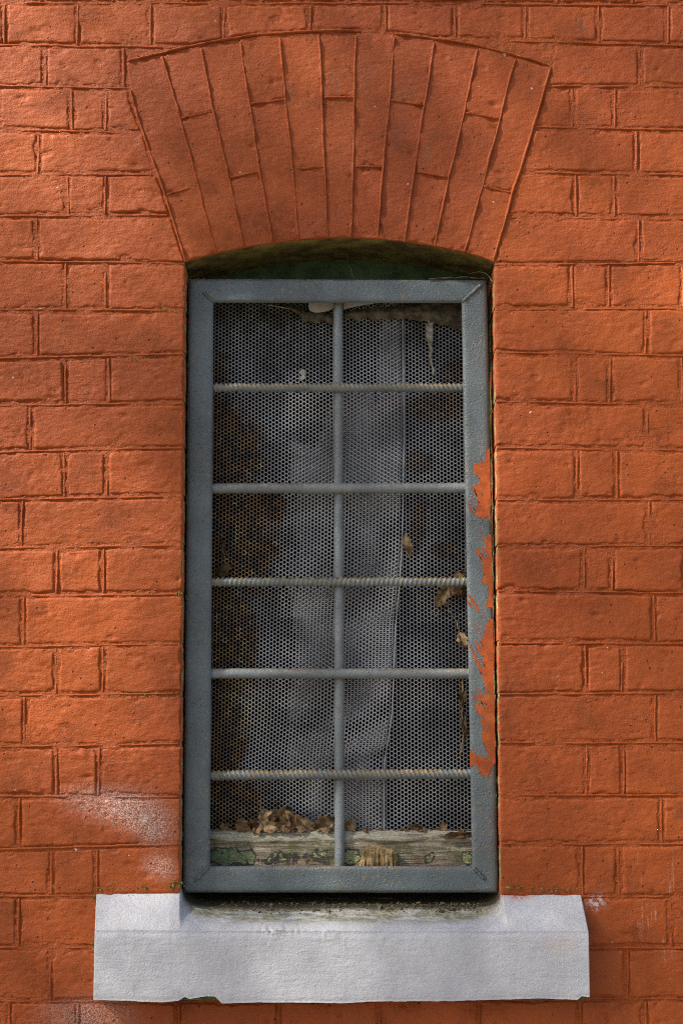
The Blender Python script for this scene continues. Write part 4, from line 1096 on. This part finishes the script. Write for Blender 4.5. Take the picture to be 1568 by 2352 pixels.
def crumbs(name, pts, sizes, mat, seed, label, cat):
    r = np.random.default_rng(seed); V, F = [], []
    base = np.array([(1, 0, 0), (-1, 0, 0), (0, 1, 0), (0, -1, 0), (0, 0, 1), (0, 0, -1)], float)
    fc = [(0, 2, 4), (2, 1, 4), (1, 3, 4), (3, 0, 4), (2, 0, 5), (1, 2, 5), (3, 1, 5), (0, 3, 5)]
    for p, s in zip(pts, sizes):
        q, _ = np.linalg.qr(r.normal(size=(3, 3))); v = (base * s * r.uniform(.5, 1.2, (6, 3)) * r.uniform(.5, 1.3, 3)) @ q + p
        o = len(V) * 6; V.append(v); F += [[a + o, b + o, c + o] for a, b, c in fc]
    ob = mesh_obj(name, np.concatenate(V), F, mat, None, smooth=False); ob['kind'] = 'stuff'; ob['label'] = label; ob['category'] = cat
    return ob
r = np.random.default_rng(3)
n = 2600
fx = r.uniform(428, 1138, n); yy = r.uniform(.004, .05, n)
zs = np.interp(yy, [0, .03, .13], [P(784, 2103, 0)[2], P(784, 2081, .03)[2], P(784, 2076, .03)[2] + .012])
pp = P(fx, 2090, 0); keep = r.random(n) < np.where(fx > 1000, .95, .5) * np.clip((yy - .002) / .02, .1, 1)
pts = np.stack([pp[:, 0], yy, zs + .001], 1)[keep]
crumbs('dirt_crumbs', pts, r.gamma(2.0, .00062, len(pts)), M_DIRT, 4, 'dark dirt and leaf crumbs lying on the sill under the grille', 'dirt')
n = 420; fx = np.concatenate([r.uniform(486, 1080, 220), r.normal(640, 70, 200)]); yy = r.uniform(.060, .082, n)
pts = P(fx, 1906, yy); pts[:, 2] = P(784, 1908, .065)[2] + .0008
crumbs('leaf_litter', pts, r.gamma(2.0, .0010, n), M_LEAF, 14, 'brown crumbled leaf litter scattered along the timber ledge', 'leaf litter')
# moss along crevices
mp, ms = [], []
def moss_line(pts, n, sd_, y0, sz):
    pts = np.array(pts, float); t = r.uniform(0, len(pts) - 1, n); i = np.minimum(t.astype(int), len(pts) - 2); f = (t - i)[:, None]
    q = pts[i] * (1 - f) + pts[i + 1] * f + r.normal(0, sd_, (n, 2))
    keep = fbm(q[:, 0] / 14, q[:, 1] / 14, 0, 66, 2) > -.1
    v = P(q[:, 0], q[:, 1], 0); v[:, 1] = y0 + r.normal(0, .0006, n); v = v[keep]
    mp.append(v); ms.append(r.gamma(2, sz, len(v)))
moss_line([(222, 2042), (330, 2038), (415, 2037)], 200, 2.2, -.002, .00045)
moss_line([(390, 2036), (416, 2030)], 120, 4.0, -.003, .00065)
moss_line([(1152, 2032), (1175, 2040), (1215, 2040), (1330, 2046)], 260, 3.0, -.002, .00045)
moss_line([(219, 2050), (217, 2130), (213, 2190), (210, 2260)], 150, 2.2, -.001, .00045)
moss_line([(1334, 2060), (1338, 2090), (1345, 2120)], 90, 2.5, -.001, .00045)
moss_line([(424, 606), (380, 604), (300, 602), (240, 606)], 130, 3.0, .0, .00045)
moss_line([(419, 1363), (360, 1362), (230, 1366)], 150, 4.0, .0, .00045)
moss_line([(415, 1593), (330, 1597), (240, 1600)], 110, 4.0, .0, .00045)
moss_line([(415, 1478), (330, 1482)], 50, 4.0, .0, .00045)
moss_line([(240, 1500), (245, 1585)], 60, 2.0, .0, .00045)
moss_line([(410, 1830), (250, 1842)], 60, 3.0, .0, .00045)
moss_line([(418, 815), (300, 828)], 60, 3.0, .0, .00045)
moss_line([(424, 715), (330, 714)], 50, 3.0, .0, .00045)
crumbs('moss', np.concatenate(mp), np.concatenate(ms), M_MOSS, 6, 'yellow green moss growing in the joints and along the sill edges', 'moss')
